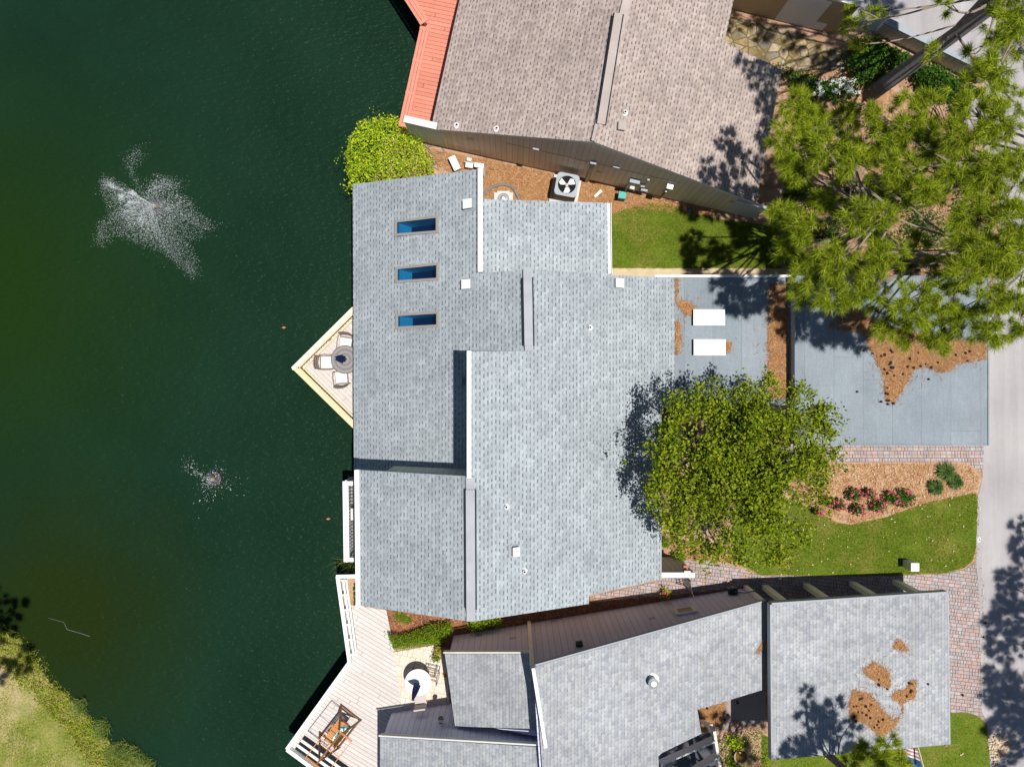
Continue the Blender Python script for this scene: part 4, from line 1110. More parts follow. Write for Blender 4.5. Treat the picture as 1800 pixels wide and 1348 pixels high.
# ================================================================== TAN HOUSE
RP = Vector((2.58, 7.15)); RD = Vector((0.202, 0.979)); RN = Vector((0.979, -0.202)); RZ = 4.38; PT = 0.45
TE = (RZ + PT * RN.dot(RP), -PT * RN.x, -PT * RN.y)
TW = (RZ - PT * RN.dot(RP), PT * RN.x, PT * RN.y)
T = thing('tan_house', 'house with brownish pink shingle roof and tan board gable wall', 'house', (3.5, 10, 0))
roofpart(T, [(757, 227), (1045, 250), (1105, 0), (1130, -130), (840, -130), (808, 0)], TW, M['shingle_tan'], label='west roof slope', edge=M['beige_trim'])
roofpart(T, [(1045, 250), (1270, 335), (1329, 357), (1375, 122), (1273, 75), (1290, 0), (1316, -130), (1130, -130), (1105, 0)], TE, M['shingle_tan'], label='east roof slope with a cut corner', edge=M['white'])
g0, g1, g2 = Vector((-2.34, 8.29)), Vector((2.6, 7.17)), Vector((7.42, 6.05))
tf = lambda x, y: min(pz(TE, x, y), pz(TW, x, y))
bk = RD * 6.2
mb = MB()
for base in ([g0, g1, g1 + bk, g0 + bk], [g1 + RN * .002, g2, g2 + RD * 3.5, g2 + RD * 4.3 - RN * 1.75, g2 + RD * 6.2 - RN * 1.75, g1 + bk + RN * .002]):
    mb.prism([(p.x, p.y, tf(p.x, p.y) - 0.165) for p in base], [(p.x, p.y, 0) for p in base])
mb.build('wall', M['siding_tan'], T)
# siding joint, pipes and meters on the gable wall
gd = (g2 - g0).normalized(); gn = Vector((gd.y, -gd.x))
def GW(s, z, off=0.03):
    p = g0 + gd * s + gn * off; return Vector((p.x, p.y, z))
mb = MB(); mb.bar(GW(2.2, 2.15, .002), GW(8.0, 2.15, .002), .008, .012); mb.build('siding_joint', M['bronze'], T)
mb = MB(); mb.bar(GW(5.1, 0.02, .05), GW(5.1, 2.3, .05), .12, .09); mb.build('pipe_chase', M['tan_wall'], T)
mb = MB(); mb.box(GW(6.62, 1.25, .08), (.34, .14, .46), math.atan2(gd.y, gd.x)); o = mb.build('meter_box', M['grey_trim'], T)
mb = MB(); mb.tube([GW(6.62, .98, .12), GW(6.62, .98, .24)], .09, 16); mb.build('meter_dial', M['white'], o)
mb = MB(); mb.tube([GW(6.5, .03, .1), GW(6.5, 1.0, .06)], .025, 8); mb.tube([GW(6.78, .1, .06), GW(6.78, 1.0, .06)], .02, 8); mb.build('conduit', M['beige_trim'], T)
mb = MB(); mb.box(GW(7.05, .55, .06), (.28, .1, .2), math.atan2(gd.y, gd.x)); mb.box(GW(6.95, 1.0, .06), (.14, .1, .2), math.atan2(gd.y, gd.x)); mb.build('utility_box', M['grey_trim'], T)
mb = MB(); mb.tube([GW(7.0, 1.1, .05), GW(7.0, 1.85, .05)], .014, 8); mb.box(GW(7.0, 1.9, .06), (.08, .08, .1)); mb.build('cable', M['bronze'], T)
mb = MB(); mb.tube([GW(7.75, .02, .06), GW(7.75, 1.75, .06)], .028, 8); mb.build('drain_pipe', M['black'], T)
mb = MB(); mb.box(GW(7.75, 1.8, .1), (.2, .16, .12), math.atan2(gd.y, gd.x)); mb.box(GW(7.7, 1.15, .09), (.14, .05, .04)); mb.build('flood_light', M['metal'], T)
for q_, s_ in ((GW(5.1, 2.36, .06), (.2, .1, .1)), (GW(5.85, 2.45, .05), (.2, .06, .05)), (GW(3.2, 2.4, .05), (.2, .06, .05))):
    mb = MB(); mb.box(q_, s_, math.atan2(gd.y, gd.x)); mb.build('wall_vent', M['grey_trim'], T)
# wing walls
def slabwall(a, b, zt, zt2, mat, th=.12, name='wing_wall', cap=True):
    d = (b - a).normalized(); n = Vector((-d.y, d.x)) * th / 2; mb = MB()
    tp = [(*(a + n), zt), (*(a - n), zt), (*(b - n), zt2), (*(b + n), zt2)]
    mb.prism(tp, [(x, y, 0 if z < 9 else 0) for x, y, z in tp]); o = mb.build(name, mat, T)
    if cap:
        mb = MB(); mb.bar((*a, zt + .035), (*b, zt2 + .035), th + .10, .07); mb.build('wall_cap', M['offwhite'], o)
slabwall(g0 - gd * .01 + gn * -.06, g0 - gd * 1.22 + gn * -.06, 1.98, 1.98, M['white_wall'])
slabwall(g2 + gd * .01 + gn * -.06, Vector((8.52, 5.86)), 1.62, 1.40, M['white_wall'], cap=False)
mb = MB(); mb.bar((*(g2 + RD * 0.05 + RN * 0.6), 1.52), (*(g2 + RD * 5 + RN * 0.6), 1.52), .03, .08); mb.build('gutter', M['white'], T)
ridge_vent(T, ((1087, 26), (1056, 220)), RZ - .02, M['cap_tan'], .24, ((1128, -120), (1046, 249)))
for p in ((803, 221), (873, 227)): flue(T, p, TW, .055, .12)
flue(T, (1098.5, 199), TE, .05, .14)
box_vent(T, (1089, 223), TE, (.27, .25, .12), M['cap_tan'])

# red deck with a bench along its lake edge
T = thing('red_deck', 'red stained deck with built-in bench along the lake', 'deck', (*XY(760, 80), 0))
e = [W(x, y, .45) for x, y in ((682, -44), (711, 0), (739, 45), (700, 222))]
fl = [W(x, y, .04) for x, y in ((690, -40), (713, 0), (741, 46), (703, 220), (712, 226), (757, 228), (830, -40))]
mb = MB(); mb.prism(fl, [Vector((p.x, p.y, -.14)) for p in fl]); mb.build('floor', M['deck_red'], T, flat=math.atan2(RD.y, RD.x))
def bench(T, a, b, inward, w=.34, z=.45):
    d = (b - a).normalized(); n = Vector((-d.y, d.x, 0)); n = n if n.dot(inward) > 0 else -n
    mb = MB()
    for i in range(3): mb.bar(a + n * (w / 6 + i * w / 3), b + n * (w / 6 + i * w / 3), w / 3 - .012, .04)
    L = (b - a).length; k = max(1, int(L / 1.0))
    for i in range(k + 1):
        q = a.lerp(b, (i + .05) / (k + .1)) + n * w / 2
        mb.bar(q - n * w * .5 + Vector((0, 0, .0225)), q + n * w * .5 + Vector((0, 0, .0225)), .09, .006); mb.bar((q.x, q.y, .03), (q.x, q.y, .42), .09, .09)
    return mb.build('bench', M['red_paint'], T)
bench(T, e[0], e[2], Vector((1, 0.3, 0))); bench(T, e[3], e[2] + (e[3] - e[2]).normalized() * .02, Vector((1, 0, 0)))
mb = MB()
for a, b in ((0, 2), (2, 3)): mb.bar(fl[a] - Vector((-.05, 0, .19)), fl[b] - Vector((-.05, 0, .19)), .05, .24)
mb.build('rim_joist', M['red_paint'], T)
mb = MB()
for f in (.05, .5, .95):
    for a, b in ((0, 2), (2, 3)):
        q = fl[a].lerp(fl[b], f); mb = MB(); mb.bar((q.x + .2, q.y, -3.2), (q.x + .2, q.y, -.15), .14, .14); mb.build('pile', M['bulkhead'], T)

# things in the side yard
c = W(996, 327, .8); T = thing('air_conditioner', 'grey air conditioner unit with open three blade fan, beside the tan wall', 'air conditioner', (c.x, c.y, 0))
R = math.radians(-11); R3 = Matrix.Rotation(R, 3, 'Z')
mb = MB(); mb.box((c.x, c.y, .05), (.98, .98, .1), R); mb.build('pad', M['pale_concrete'], T)
mb = MB(); mb.box((c.x, c.y, .42), (.74, .74, .64), R); mb.build('body', M['ac_side'], T)
mb = MB(); n = 40; o = 0
for r_, z in ((.30, .80), (.30, .70)):
    for k in range(n): t = 2 * math.pi * k / n; mb.v.append(tuple(R3 @ Vector((r_ * math.cos(t), r_ * math.sin(t), 0)) + Vector((c.x, c.y, z))))
for z in (.80, .72):
    for k in range(n):
        t = 2 * math.pi * k / n; q = .385 / max(abs(math.cos(t)), abs(math.sin(t))); q = min(q, .385 * 1.28)
        mb.v.append(tuple(R3 @ Vector((q * math.cos(t), q * math.sin(t), 0)) + Vector((c.x, c.y, z))))
for k in range(n):
    k2 = (k + 1) % n
    mb.f += [(k, 2 * n + k, 2 * n + k2, k2), (2 * n + k, 3 * n + k, 3 * n + k2, 2 * n + k2), (n + k, k, k2, n + k2)]; mb.mi += [0] * 3
mb.build('top_cover', M['ac_paint'], T)
mb = MB(); mb.lathe((c.x, c.y, .742), [(.298, 0), (.298, .004)], 32); mb.build('fan_well', M['dark_hole'], T)
mb = MB()
for k in range(3):
    a = k * 2.094 + .5; A = Matrix.Rotation(a, 3, 'Z') @ Matrix.Rotation(.3, 3, 'X')
    vs = [A @ Vector(v) + Vector((c.x, c.y, .785)) for v in ((.06, -.04, 0), (.27, -.12, 0), (.28, .06, 0), (.2, .12, 0), (.07, .06, 0))]
    mb.prism([v + Vector((0, 0, .004)) for v in vs], vs)
mb.lathe((c.x, c.y, .77), [(.05, 0), (.05, .03), (.02, .035)], 16); mb.build('fan', M['white'], T)
mb = MB()
for r_ in (.1, .2, .3): mb.tube([(c.x + r_ * math.cos(t), c.y + r_ * math.sin(t), .815) for t in np.linspace(0, 2 * math.pi, 30)], .003, 4)
for k in range(6): t = k * math.pi / 3; mb.tube([(c.x, c.y, .818), (c.x + .31 * math.cos(t), c.y + .31 * math.sin(t), .812)], .003, 4)
mb.build('fan_guard', M['black'], T); T.scale = (1, 1, 1.2)

c = W(1094, 343, .45); T = thing('utility_pedestal', 'small green utility box with pale teal lid beside the side lawn', 'utility box', (c.x, c.y, 0))
mb = MB(); mb.box((c.x, c.y, .2), (.24, .24, .4), math.radians(-8)); mb.build('body', M['black'], T)
mb = MB(); mb.box((c.x, c.y, .43), (.28, .26, .06), math.radians(-8), taper=.9); mb.build('lid', M['teal'], T)
c = W(1050, 342); mb = MB(); mb.bar((c.x - .1, c.y - .09, .03), (c.x + .1, c.y + .09, .03), .08, .05); mb.box((c.x + .1, c.y + .09, .035), (.1, .1, .06), .7)
mb.build('drain_pipe_end', M['white'], label='short white drain pipe lying on the mulch beside the air conditioner', cat='pipe', loc=(c.x, c.y, 0))
c = W(1212, 371); mb = MB(); mb.lathe((c.x, c.y, .02), [(.09, 0), (.10, .03), (.08, .07), (.02, .09)], 14)
mb.build('valve_cover', M['hose_blue'], label='small round blue valve cover at the top edge of the side lawn', cat='valve cover', loc=(c.x, c.y, 0))
c = W(799, 287, .3); T = thing('utility_box', 'large tilted white box by the bright green shrub', 'utility box', (c.x, c.y, 0), 'white boxes in the side yard')
mb = MB(); mb.box((c.x, c.y, .3), (.24, .5, .05), math.radians(25)); mb.build('lid', M['white'], T)
mb = MB(); mb.box((c.x + .01, c.y + .0, .14), (.2, .45, .27), math.radians(25)); mb.build('body', M['bronze'], T)
c = W(825, 291, .3); T = thing('utility_box', 'small square white box between the tilted box and the bracket box', 'utility box', (c.x, c.y, 0), 'white boxes in the side yard')
mb = MB(); mb.box((c.x, c.y, .3), (.26, .16, .05), math.radians(-8)); mb.box((c.x - .01, c.y + .22, .24), (.16, .10, .05), math.radians(-8)); mb.build('lid', M['white'], T)
mb = MB(); mb.box((c.x, c.y, .14), (.2, .12, .27), math.radians(-8)); mb.bar((c.x - .18, c.y + .15, .2), (c.x + .24, c.y + .09, .2), .05, .05); mb.build('body', M['grey_trim'], T)
c = W(842, 291, .35); T = thing('utility_box', 'white box with grey bracket at the top corner of the white roof cap', 'utility box', (c.x, c.y, 0), 'white boxes in the side yard')
mb = MB(); mb.box((c.x, c.y, .34), (.32, .15, .05), math.radians(-8)); mb.build('lid', M['white'], T)
mb = MB(); mb.bar((c.x + .15, c.y - .0, .3), (c.x + .18, c.y - .36, .3), .05, .06); mb.bar((c.x + .15, c.y, .02), (c.x + .15, c.y, .3), .05, .05); mb.box((c.x, c.y, .16), (.24, .1, .3), math.radians(-8)); mb.build('bracket', M['bronze'], T)
c = W(885, 347, .1); T = thing('pump_cover', 'round grey pump cover on a square concrete pad by the roof edge', 'pump cover', (c.x, c.y, 0))
mb = MB(); mb.box((c.x, c.y, .04), (.66, .34, .08)); mb.box((c.x, c.y, .05), (.44, .44, .09)); mb.build('pad', M['pale_concrete'], T)
mb = MB(); mb.lathe((c.x, c.y - .05, .095), [(.2, 0), (.2, .02), (.17, .07), (.15, .05), (.05, .09)], 24); mb.build('cover', M['metal'], T)
pts = [W(x, y, .05) for x, y in ((848, 345), (858, 333), (870, 327), (885, 324), (897, 327), (905, 335), (911, 347), (914, 356))]
mb = MB(); mb.tube(pts, .05, 8); mb.build('drain_hose', M['bark'], label='dark ribbed drain hose curved round the pump cover', cat='hose', loc=tuple(pts[3]))
mb = MB()
for i in range(26):
    a = W(random.uniform(738, 790), random.uniform(255, 300), .02); an = random.random() * 3.14; L = random.uniform(.15, .5)
    d = Vector((math.cos(an), math.sin(an), .1)) * L; mb.tube([a, a + d * .5 + Vector((0, 0, .05)), a + d], [.012, .01, .005], 5)
mb.build('dead_twigs', M['twig'], label='heap of dry twigs beside the bright green shrub', cat='twigs', kind='stuff')
shrub('lake_shrub', 'large bright yellow green shrub at the lake edge above the house', 'shrub', [(603, 270), (612, 240), (628, 207), (660, 203), (690, 199), (706, 214), (735, 236), (758, 280), (762, 306), (700, 316), (640, 324), (612, 330)], 1.5, M['bright_leaf'], 6800, .085, -.4, dome=.45)

# ================================================================== LOWER HOUSE
L1 = (4.71, -.32, 0.0); L2 = (2.97, .45, 0.0); L3 = (3.69, .40, 0.0)
T = thing('lower_house', 'house with lavender grey shingle roofs and taupe board walls along the bottom', 'house', (3, -12, 0))
r1 = [(941, 1171), (1340, 1059), (1347, 1065), (1344, 1211), (1226, 1247), (1233, 1289), (1157, 1326), (1166, 1480), (962, 1480)]
roofpart(T, r1, L1, M['shingle_plain'], label='broad east roof slope')
roofpart(T, [(782, 1149), (933, 1149), (939, 1172), (957, 1281), (800, 1276)], L2, M['shingle_plain'], label='small roof above the patio')
roofpart(T, [(668, 1295), (957, 1313), (962, 1480), (668, 1480)], L3, M['shingle_plain'], label='low roof at the bottom edge')
w1 = [(.62, -8.42), (8.17, -7.17), (8.05, -9.3), (5.5, -10.3), (5.5, -11.1), (4.3, -11.8), (4.4, -13.4), (.95, -13.4), (.66, -9)]
wallpart(T, w1, L1, M['siding_grey'])
w2 = [(-2.06, -8.86), (.6, -8.44), (.85, -11.0), (-1.9, -11.0)]
wallpart(T, w2, lambda x, y: pz(L2, x, y), M['siding_grey'])
w3 = [(-4.22, -11.55), (-2.0, -11.2), (.95, -11.13), (1.0, -13.4), (-4.2, -13.4)]
wallpart(T, w3, L3, M['siding_grey'])
coping(T, (937, 1171), (959, 1310), L1, .10, .22); 
a, b = Vector((.62, -8.40, 0)), Vector((8.2, -7.15, 0))
mb = MB(); mb.bar(hit(940, 1170.5, L1) + Vector((0, 0.03, -.06)), hit(1346, 1057, L1) + Vector((0, 0.03, -.06)), .05, .16); mb.build('fascia', M['grey_trim'], T)
mb = MB(); mb.bar(hit(781, 1148, L2) + Vector((0, .03, -.06)), hit(934, 1148, L2) + Vector((0, .03, -.06)), .05, .16); mb.bar(hit(667, 1294, L3) + Vector((0, .03, -.06)), hit(957, 1311, L3) + Vector((0, .03, -.06)), .05, .16); mb.build('fascia', M['offwhite'], T)
mb = MB(); mb.bar((.60, -8.40, .02), (.60, -8.40, 4.36), .12, .14); mb.build('corner_board', M['beige_trim'], T)
mb = MB(); mb.bar((8.2, -7.12, .02), (8.2, -7.12, 1.93), .14, .1); mb.build('corner_board', M['beige_trim'], T)
ld = (b - a).normalized(); ln = Vector((-ld.y, ld.x, 0)); lr = math.atan2(ld.y, ld.x)
def LW(s, z, off=.05): return a + ld * s + ln * off + Vector((0, 0, z))
mb = MB(); mb.box(LW(1.5, 3.25, .08), (.22, .16, .12), lr); mb.box(LW(1.5, 3.1, .05), (.12, .08, .2), lr); mb.build('wall_lamp', M['black'], T)
c = LW(5.2, 1.55, .02); mb = MB()
for dx, dz, sx, sz in ((0, .27, .72, .12), (0, -.27, .72, .12), (-.30, 0, .12, .42), (.30, 0, .12, .42)): mb.box(c + ld * dx + Vector((0, 0, dz)), (sx, .06, sz), lr)
o = mb.build('window', M['offwhite'], T)
mb = MB(); mb.box(c - ln * .012, (.5, .03, .44), lr); mb.build('pane', M['tan_wall'], o)
c = LW(7.1, .55, .12); mb = MB()
mb.tube([c - ln * .1, c + ln * .1], .17, 20); mb.tube([c + ln * .1, c + ln * .14], .08, 14); mb.build('hose_reel', M['black'], T)
mb = MB(); mb.tube([c + Vector((0, 0, .16)), c + ld * .3 + Vector((0, 0, .5)), c + ld * .62 + Vector((0, 0, .45)), c + ld * .72 + Vector((0, 0, .1))], .018, 6); mb.build('hose', M['hose_blue'], T)
c = hit(1146, 1195, L1); mb = MB(); mb.lathe((c.x, c.y, c.z - .06), [(.24, 0), (.22, .07), (.15, .1)], 24, 0); mb.lathe((c.x, c.y, c.z), [(.13, 0), (.13, .24), (.16, .25), (.16, .3), (.08, .34)], 20, 1)
mb.build('chimney_flue', [M['white'], M['metal']], T)
c = Vector((-2.35, -11.22, 1.75)); mb = MB(); mb.box(c + Vector((0, .1, 0)), (.12, .14, .1)); mb.lathe((c.x, c.y + .16, c.z - .16), [(.06, 0), (.09, .1), (.03, .16)], 12); mb.build('wall_lamp', M['black'], T)
# open beam frame over the little court
mb = MB()
zb_ = 2.35
f0, f1 = W(1256, 1285, zb_), W(1266, 1352, zb_)
mb.bar(f0 - Vector((0, 0, .2)), f1 + (f1 - f0) * 1.3 - Vector((0, 0, .2)), .09, .4)
for p, q in (((1162, 1346), (1256, 1304)), ((1200, 1372), (1262, 1332)), ((1210, 1412), (1270, 1376))):
    mb.bar(W(*p, zb_) - Vector((0, 0, .2)), W(*q, zb_) - Vector((0, 0, .2)), .05, .38)
mb.build('court_beam', M['offwhite'], T)
mb = MB(); mb.bar((*XY(1232, 1266), .0), (f0.x, f0.y, zb_ - .4), .1, .1); mb.build('post', M['offwhite'], T)

# ================================================================== CARPORT
KP = (2.62 + .075 * 8.1, -.075, 0.0)
T = thing('carport', 'carport with lavender grey shingle roof covered in pine needle drifts beside the road', 'carport', (11, -10, 0))
kp = [(1356, 1062), (1665, 1042), (1668, 1308), (1358, 1335)]
roofpart(T, kp, KP, M['shingle_plain'], th=.06)
k = [hit(x, y, KP) for x, y in kp]
mb = MB(); mb.bar(k[0] + Vector((-.03, 0, -.12)), k[3] + Vector((-.03, 0, -.12)), .05, .3); mb.bar(k[0] + Vector((0, .03, -.11)), k[1] + Vector((0, .03, -.11)), .05, .26)
mb.bar(k[1] + Vector((.028, 0, -.1)), k[2] + Vector((.028, 0, -.1)), .05, .2); mb.build('fascia', M['grey_trim'], T)
mb = MB(); mb.bar(k[0] + Vector((-.04, 0.0, .03)), k[3] + Vector((-.04, 0, .03)), .03, .02); mb.build('drip_edge', M['grey_trim'], T)
for (px, py) in ((1340, 1025), (1412, 1022), (1493, 1019), (1569, 1016)):
    p = Vector((*XY(px, py), 0)); zt = pz(KP, p.x, p.y) - .25
    mb = MB(); mb.bar((p.x + .08, p.y - .12, 0.02), (p.x + .08, p.y - .12, zt), .22, .16); mb.build('post', M['beige_trim'], T)
wk = [(k[0].x + 1.15, k[0].y - .7), (k[1].x - .5, k[1].y - .7), (k[2].x - .5, k[2].y + .4), (k[3].x + 1.15, k[3].y + .4)]
wallpart(T, wk, KP, M['siding_grey'], drop=.07)

def bollard():
    p = Vector((*XY(1591.5, 989), 0)); T = thing('light_bollard', 'short beige bollard with square white cap at the edge of the front lawn', 'bollard', (p.x, p.y, 0))
    mb = MB(); mb.box((p.x, p.y, .31), (.25, .25, .62)); mb.build('post', M['beige_trim'], T)
    mb = MB(); mb.box((p.x, p.y, .65), (.30, .30, .06), taper=.93); mb.build('cap', M['white'], T)
bollard()

# ================================================================== TOP RIGHT GARDEN WALLS
def gwall(name, label, a, b, zt, mat, th, capmat, panels=()):
    A, B = Vector((*XY(*a), 0)), Vector((*XY(*b), 0)); t = thing(name, label, 'wall', tuple((A + B) / 2))
    d = (B - A).normalized(); n = Vector((-d.y, d.x, 0)); n = n if n.y > 0 else -n
    mb = MB(); mb.bar(A + n * th / 2 + Vector((0, 0, zt / 2)), B + n * th / 2 + Vector((0, 0, zt / 2)), th, zt); mb.build('wall', mat, t)
    mb = MB(); mb.bar(A - d * .04 + n * th / 2 + Vector((0, 0, zt + .03)), B + d * .04 + n * th / 2 + Vector((0, 0, zt + .03)), th + .08, .06); mb.build('cap', capmat, t)
    for s0, s1, z0, z1, m in panels:
        mb = MB(); p, q = A + d * s0 - n * .012, A + d * s1 - n * .012
        mb.bar(p + Vector((0, 0, (z0 + z1) / 2)), q + Vector((0, 0, (z0 + z1) / 2)), .02, z1 - z0); mb.build('panel', m, t)
gwall('garden_wall', 'tall tan garden wall with pale panels behind the flagstone terrace', (1262, 10), (1467, 60), 2.05, M['tan_wall'], .2, M['offwhite'], ((2.05, 3.35, .02, 1.95, M['white_wall']), (3.36, 3.75, .02, .55, M['white_wall'])))
gwall('garden_wall', 'low grey green garden wall between the dark shrubs and the concrete', (1537, 58), (1722, 148), .75, M['siding_beige'], .16, M['grey_trim'])

# ================================================================== PLANTS
def rose(label, px, r, n):
    c = XY(*px, .3); t = thing('rose_bush', label, 'rose bush', (c[0], c[1], .02), 'rose bushes in the flower bed')
    P = RNG.normal(0, 1, (n, 3)); P = unit(P) * (RNG.random((n, 1)) ** .4) * np.array([r, r, .22]) + np.array([c[0], c[1], .3]); P[:, 2] = np.maximum(P[:, 2], .06)
    npmesh('foliage', leaves(P, .075), 4, M['dark_leaf'], t)
    Q = RNG.normal(0, 1, (15, 3)); Q[:, 2] = abs(Q[:, 2]); Q = unit(Q) * np.array([r, r, .24]) * .98 + np.array([c[0], c[1], .32])
    P = np.repeat(Q, 6, 0) + RNG.normal(0, .018, (len(Q) * 6, 3)); npmesh('blossom', leaves(P, .05, 1.5, .9), 4, M['pink'], t)
    mb = MB()
    for i in range(5): a = i * 1.26; mb.tube([(c[0], c[1], .02), (c[0] + r * .5 * math.cos(a), c[1] + r * .5 * math.sin(a), .28)], [.014, .007], 5)
    mb.build('stem', M['bark'], t)
for px, r, n, lab in (((1456, 881), .20, 240, 'pink rose bush nearest the broad leaf tree'), ((1476, 887), .22, 260, 'densely flowering pink rose bush, second from the broad leaf tree'),
                      ((1503, 870), .26, 330, 'rose bush at the top left of the row, above a bare patch'), ((1530, 868), .20, 220, 'sparse rose bush at the top middle of the row'),
                      ((1510, 896), .22, 260, 'low rose bush nearest the lawn edge'), ((1545, 889), .26, 300, 'rose bush at the bottom middle of the row'),
                      ((1566, 876), .24, 280, 'rose bush just left of the largest one'), ((1592, 876), .36, 560, 'largest rose bush at the right end of the row'),
                      ((1440, 899), .14, 110, 'smallest rose bush low beside the tree and lawn')):
    rose(lab, px, r, n)
for px, r, lab in (((1663, 829), .40, 'largest clump of dark strap leaves near the paved strip'), ((1680, 847), .32, 'clump of strap leaves at the right, nearest the road'), ((1645, 856), .34, 'clump of strap leaves nearest the rose bushes')):
    c = XY(*px, .15); t = thing('lily_clump', lab, 'plant', (c[0], c[1], .02), 'strap leaf clumps in the flower bed'); n = 240
    a = RNG.random(n) * 6.28; L = r * (.4 + .6 * RNG.random(n)); b0 = np.column_stack([c[0] + .10 * r * RNG.normal(0, 1, n), c[1] + .1 * r * RNG.normal(0, 1, n), np.full(n, .03)])
    d = np.column_stack([np.cos(a), np.sin(a), 0 * a]); s = np.column_stack([-np.sin(a), np.cos(a), 0 * a]) * .012
    mid = b0 + d * (L * .55)[:, None] + np.array([0, 0, .26]); tip = b0 + d * L[:, None] + np.array([0, 0, .12])
    npmesh('leaves', np.concatenate([np.stack([b0 - s, b0 + s, mid + s, mid - s], 1)[:, :, :], np.stack([mid - s, mid + s, tip + s * .2, tip - s * .2], 1)]), 4, M['strap_leaf'], t)
shrub('garden_shrub', 'dark glossy shrub between the tall wall and the leaning pine trunk', 'shrub', [(1500, 70), (1545, 62), (1605, 90), (1612, 110), (1575, 125), (1535, 140), (1500, 118)], .9, M['dark_leaf'], 4600, .09)
shrub('garden_shrub', 'dark glossy shrub right of the leaning pine trunk by the low wall', 'shrub', [(1610, 112), (1650, 110), (1700, 140), (1728, 158), (1700, 172), (1670, 168), (1630, 150)], .9, M['dark_leaf'], 4200, .09)
shrub('garden_shrub', 'dark shrub beside the cut corner of the brownish pink roof', 'shrub', [(1350, 108), (1390, 118), (1440, 132), (1445, 150), (1410, 158), (1378, 130)], .6, M['dark_leaf'], 1200, .075)
for pl, n_, lab in (([(1385, 300), (1420, 290), (1440, 315), (1425, 345), (1390, 340)], 700, 'dark shrub beneath the pine boughs beside the east eave'),
                   ([(1440, 385), (1490, 375), (1500, 405), (1480, 430), (1445, 420)], 800, 'dark shrub at the foot of the pine by the side lawn'),
                   ([(1540, 300), (1590, 310), (1600, 345), (1560, 355), (1530, 335)], 800, 'dark shrub in the middle of the pine garden'),
                   ([(1610, 370), (1660, 365), (1680, 400), (1650, 425), (1612, 410)], 800, 'dark shrub between the two pines nearest the garage'),
                   ([(1690, 410), (1730, 400), (1740, 450), (1700, 470), (1680, 445)], 800, 'dark shrub near the road at the corner of the garage'),
                   ([(1380, 425), (1410, 415), (1425, 450), (1400, 465), (1378, 455)], 600, 'dark shrub at the end of the concrete walk')):
    shrub('garden_shrub', lab, 'shrub', pl, .7, M['dark_leaf'], n_, .075)
def shade_leaves():  # dark leaves added to stand in for the shade on the ground
    reg = [(1385, 175), (1500, 175), (1560, 210), (1690, 240), (1740, 300), (1750, 470), (1690, 482), (1385, 482), (1372, 400), (1380, 290)]
    Q = scatter([XY(x, y, .1) for x, y in reg], 15000)
    m = np.sin(Q[:, 0] * 1.9 + 2 * np.sin(Q[:, 1] * 1.3)) * np.sin(Q[:, 1] * 2.1 + 2 * np.sin(Q[:, 0] * 1.1)); Q = Q[m < .28]
    npmesh('shade_leaves', leaves(np.column_stack([Q, .04 + .16 * RNG.random(len(Q))]), .09, .9), 4, M['dark_leaf'], kind='stuff', label='dark green leaves added as ground shade beneath the pines', cat='ground cover')
shade_leaves()
def hydrangea():
    pl = [(1418, 150), (1440, 142), (1480, 136), (1512, 142), (1514, 162), (1480, 168), (1440, 172), (1420, 168)]
    t = shrub('hydrangea', 'flowering bush with white and blue flower heads above the pines', 'flowering bush', pl, .7, M['dark_leaf'], 1500, .09)
    Q = scatter([XY(x, y, .65) for x, y in pl], 44); Q = np.column_stack([Q, .55 + .2 * RNG.random(len(Q))])
    P = np.repeat(Q, 26, 0) + RNG.normal(0, .03, (len(Q) * 26, 3)); npmesh('blossom', leaves(P, .04, 1.2, .9), 4, M['white_petal'], t)
hydrangea()
shrub('garden_shrub', 'bright green shrub in the court beside the round bowl', 'shrub', [(1281, 1298), (1300, 1296), (1306, 1308), (1298, 1322), (1283, 1318)], .5, M['bright_leaf'], 420, .07)
shrub('garden_shrub', 'small green plant at the bottom edge beside the court beams', 'shrub', [(1282, 1336), (1300, 1334), (1304, 1350), (1284, 1352)], .4, M['hedge_leaf'], 220, .07)
shrub('entry_shrub', 'low green shrub under the broad leaf tree by the entry wall', 'shrub', [(1182, 978), (1200, 968), (1206, 985), (1196, 990)], .5, M['hedge_leaf'], 420, .07)
shrub('entry_shrub', 'small bright shrub at the east roof edge above the entry wall', 'shrub', [(1164, 946), (1176, 948), (1178, 960), (1165, 962)], .4, M['hedge_leaf'], 260, .07)
t = pot('pink flowering potted plant against the taupe wall', (1169, 1042), .02, .11, .2, M['terracotta'], M['yellow_leaf'], 120, .09, .09)
P = np.array([t.location.x, t.location.y, .34]) + RNG.normal(0, .05, (40, 3)); npmesh('blossom', leaves(P, .05, 1.5, .9), 4, M['pink'], t)
c = W(1303, 1329, .3); T = thing('bird_bath', 'round shallow stone bowl of brown water in the dark court', 'bird bath', (c.x, c.y, 0))
mb = MB(); mb.lathe((c.x, c.y, 0), [(.14, 0), (.1, .1), (.2, .26), (.26, .3), (.26, .34), (.22, .34), (.2, .29)], 28); mb.build('bowl', M['stone'], T)
mb = MB(); mb.lathe((c.x, c.y, .3), [(.215, 0), (.21, .008)], 24); mb.build('water', plain('brown_water', (.16, .09, .02), .1), T)
c = W(1295, 1283, .2); mb = MB()
for k in range(22):
    a, h = random.random() * 6.28, random.random(); mb.box((c.x + .2 * math.cos(a) * (1 - h * .6), c.y + .22 * math.sin(a) * (1 - h * .6), .04 + .26 * h), (.16, .13, .12), a, taper=.7)
mb.build('rock_pile', M['stone'], label='heap of pink grey stones at the edge of the slab court', cat='rocks', loc=(c.x, c.y, 0))
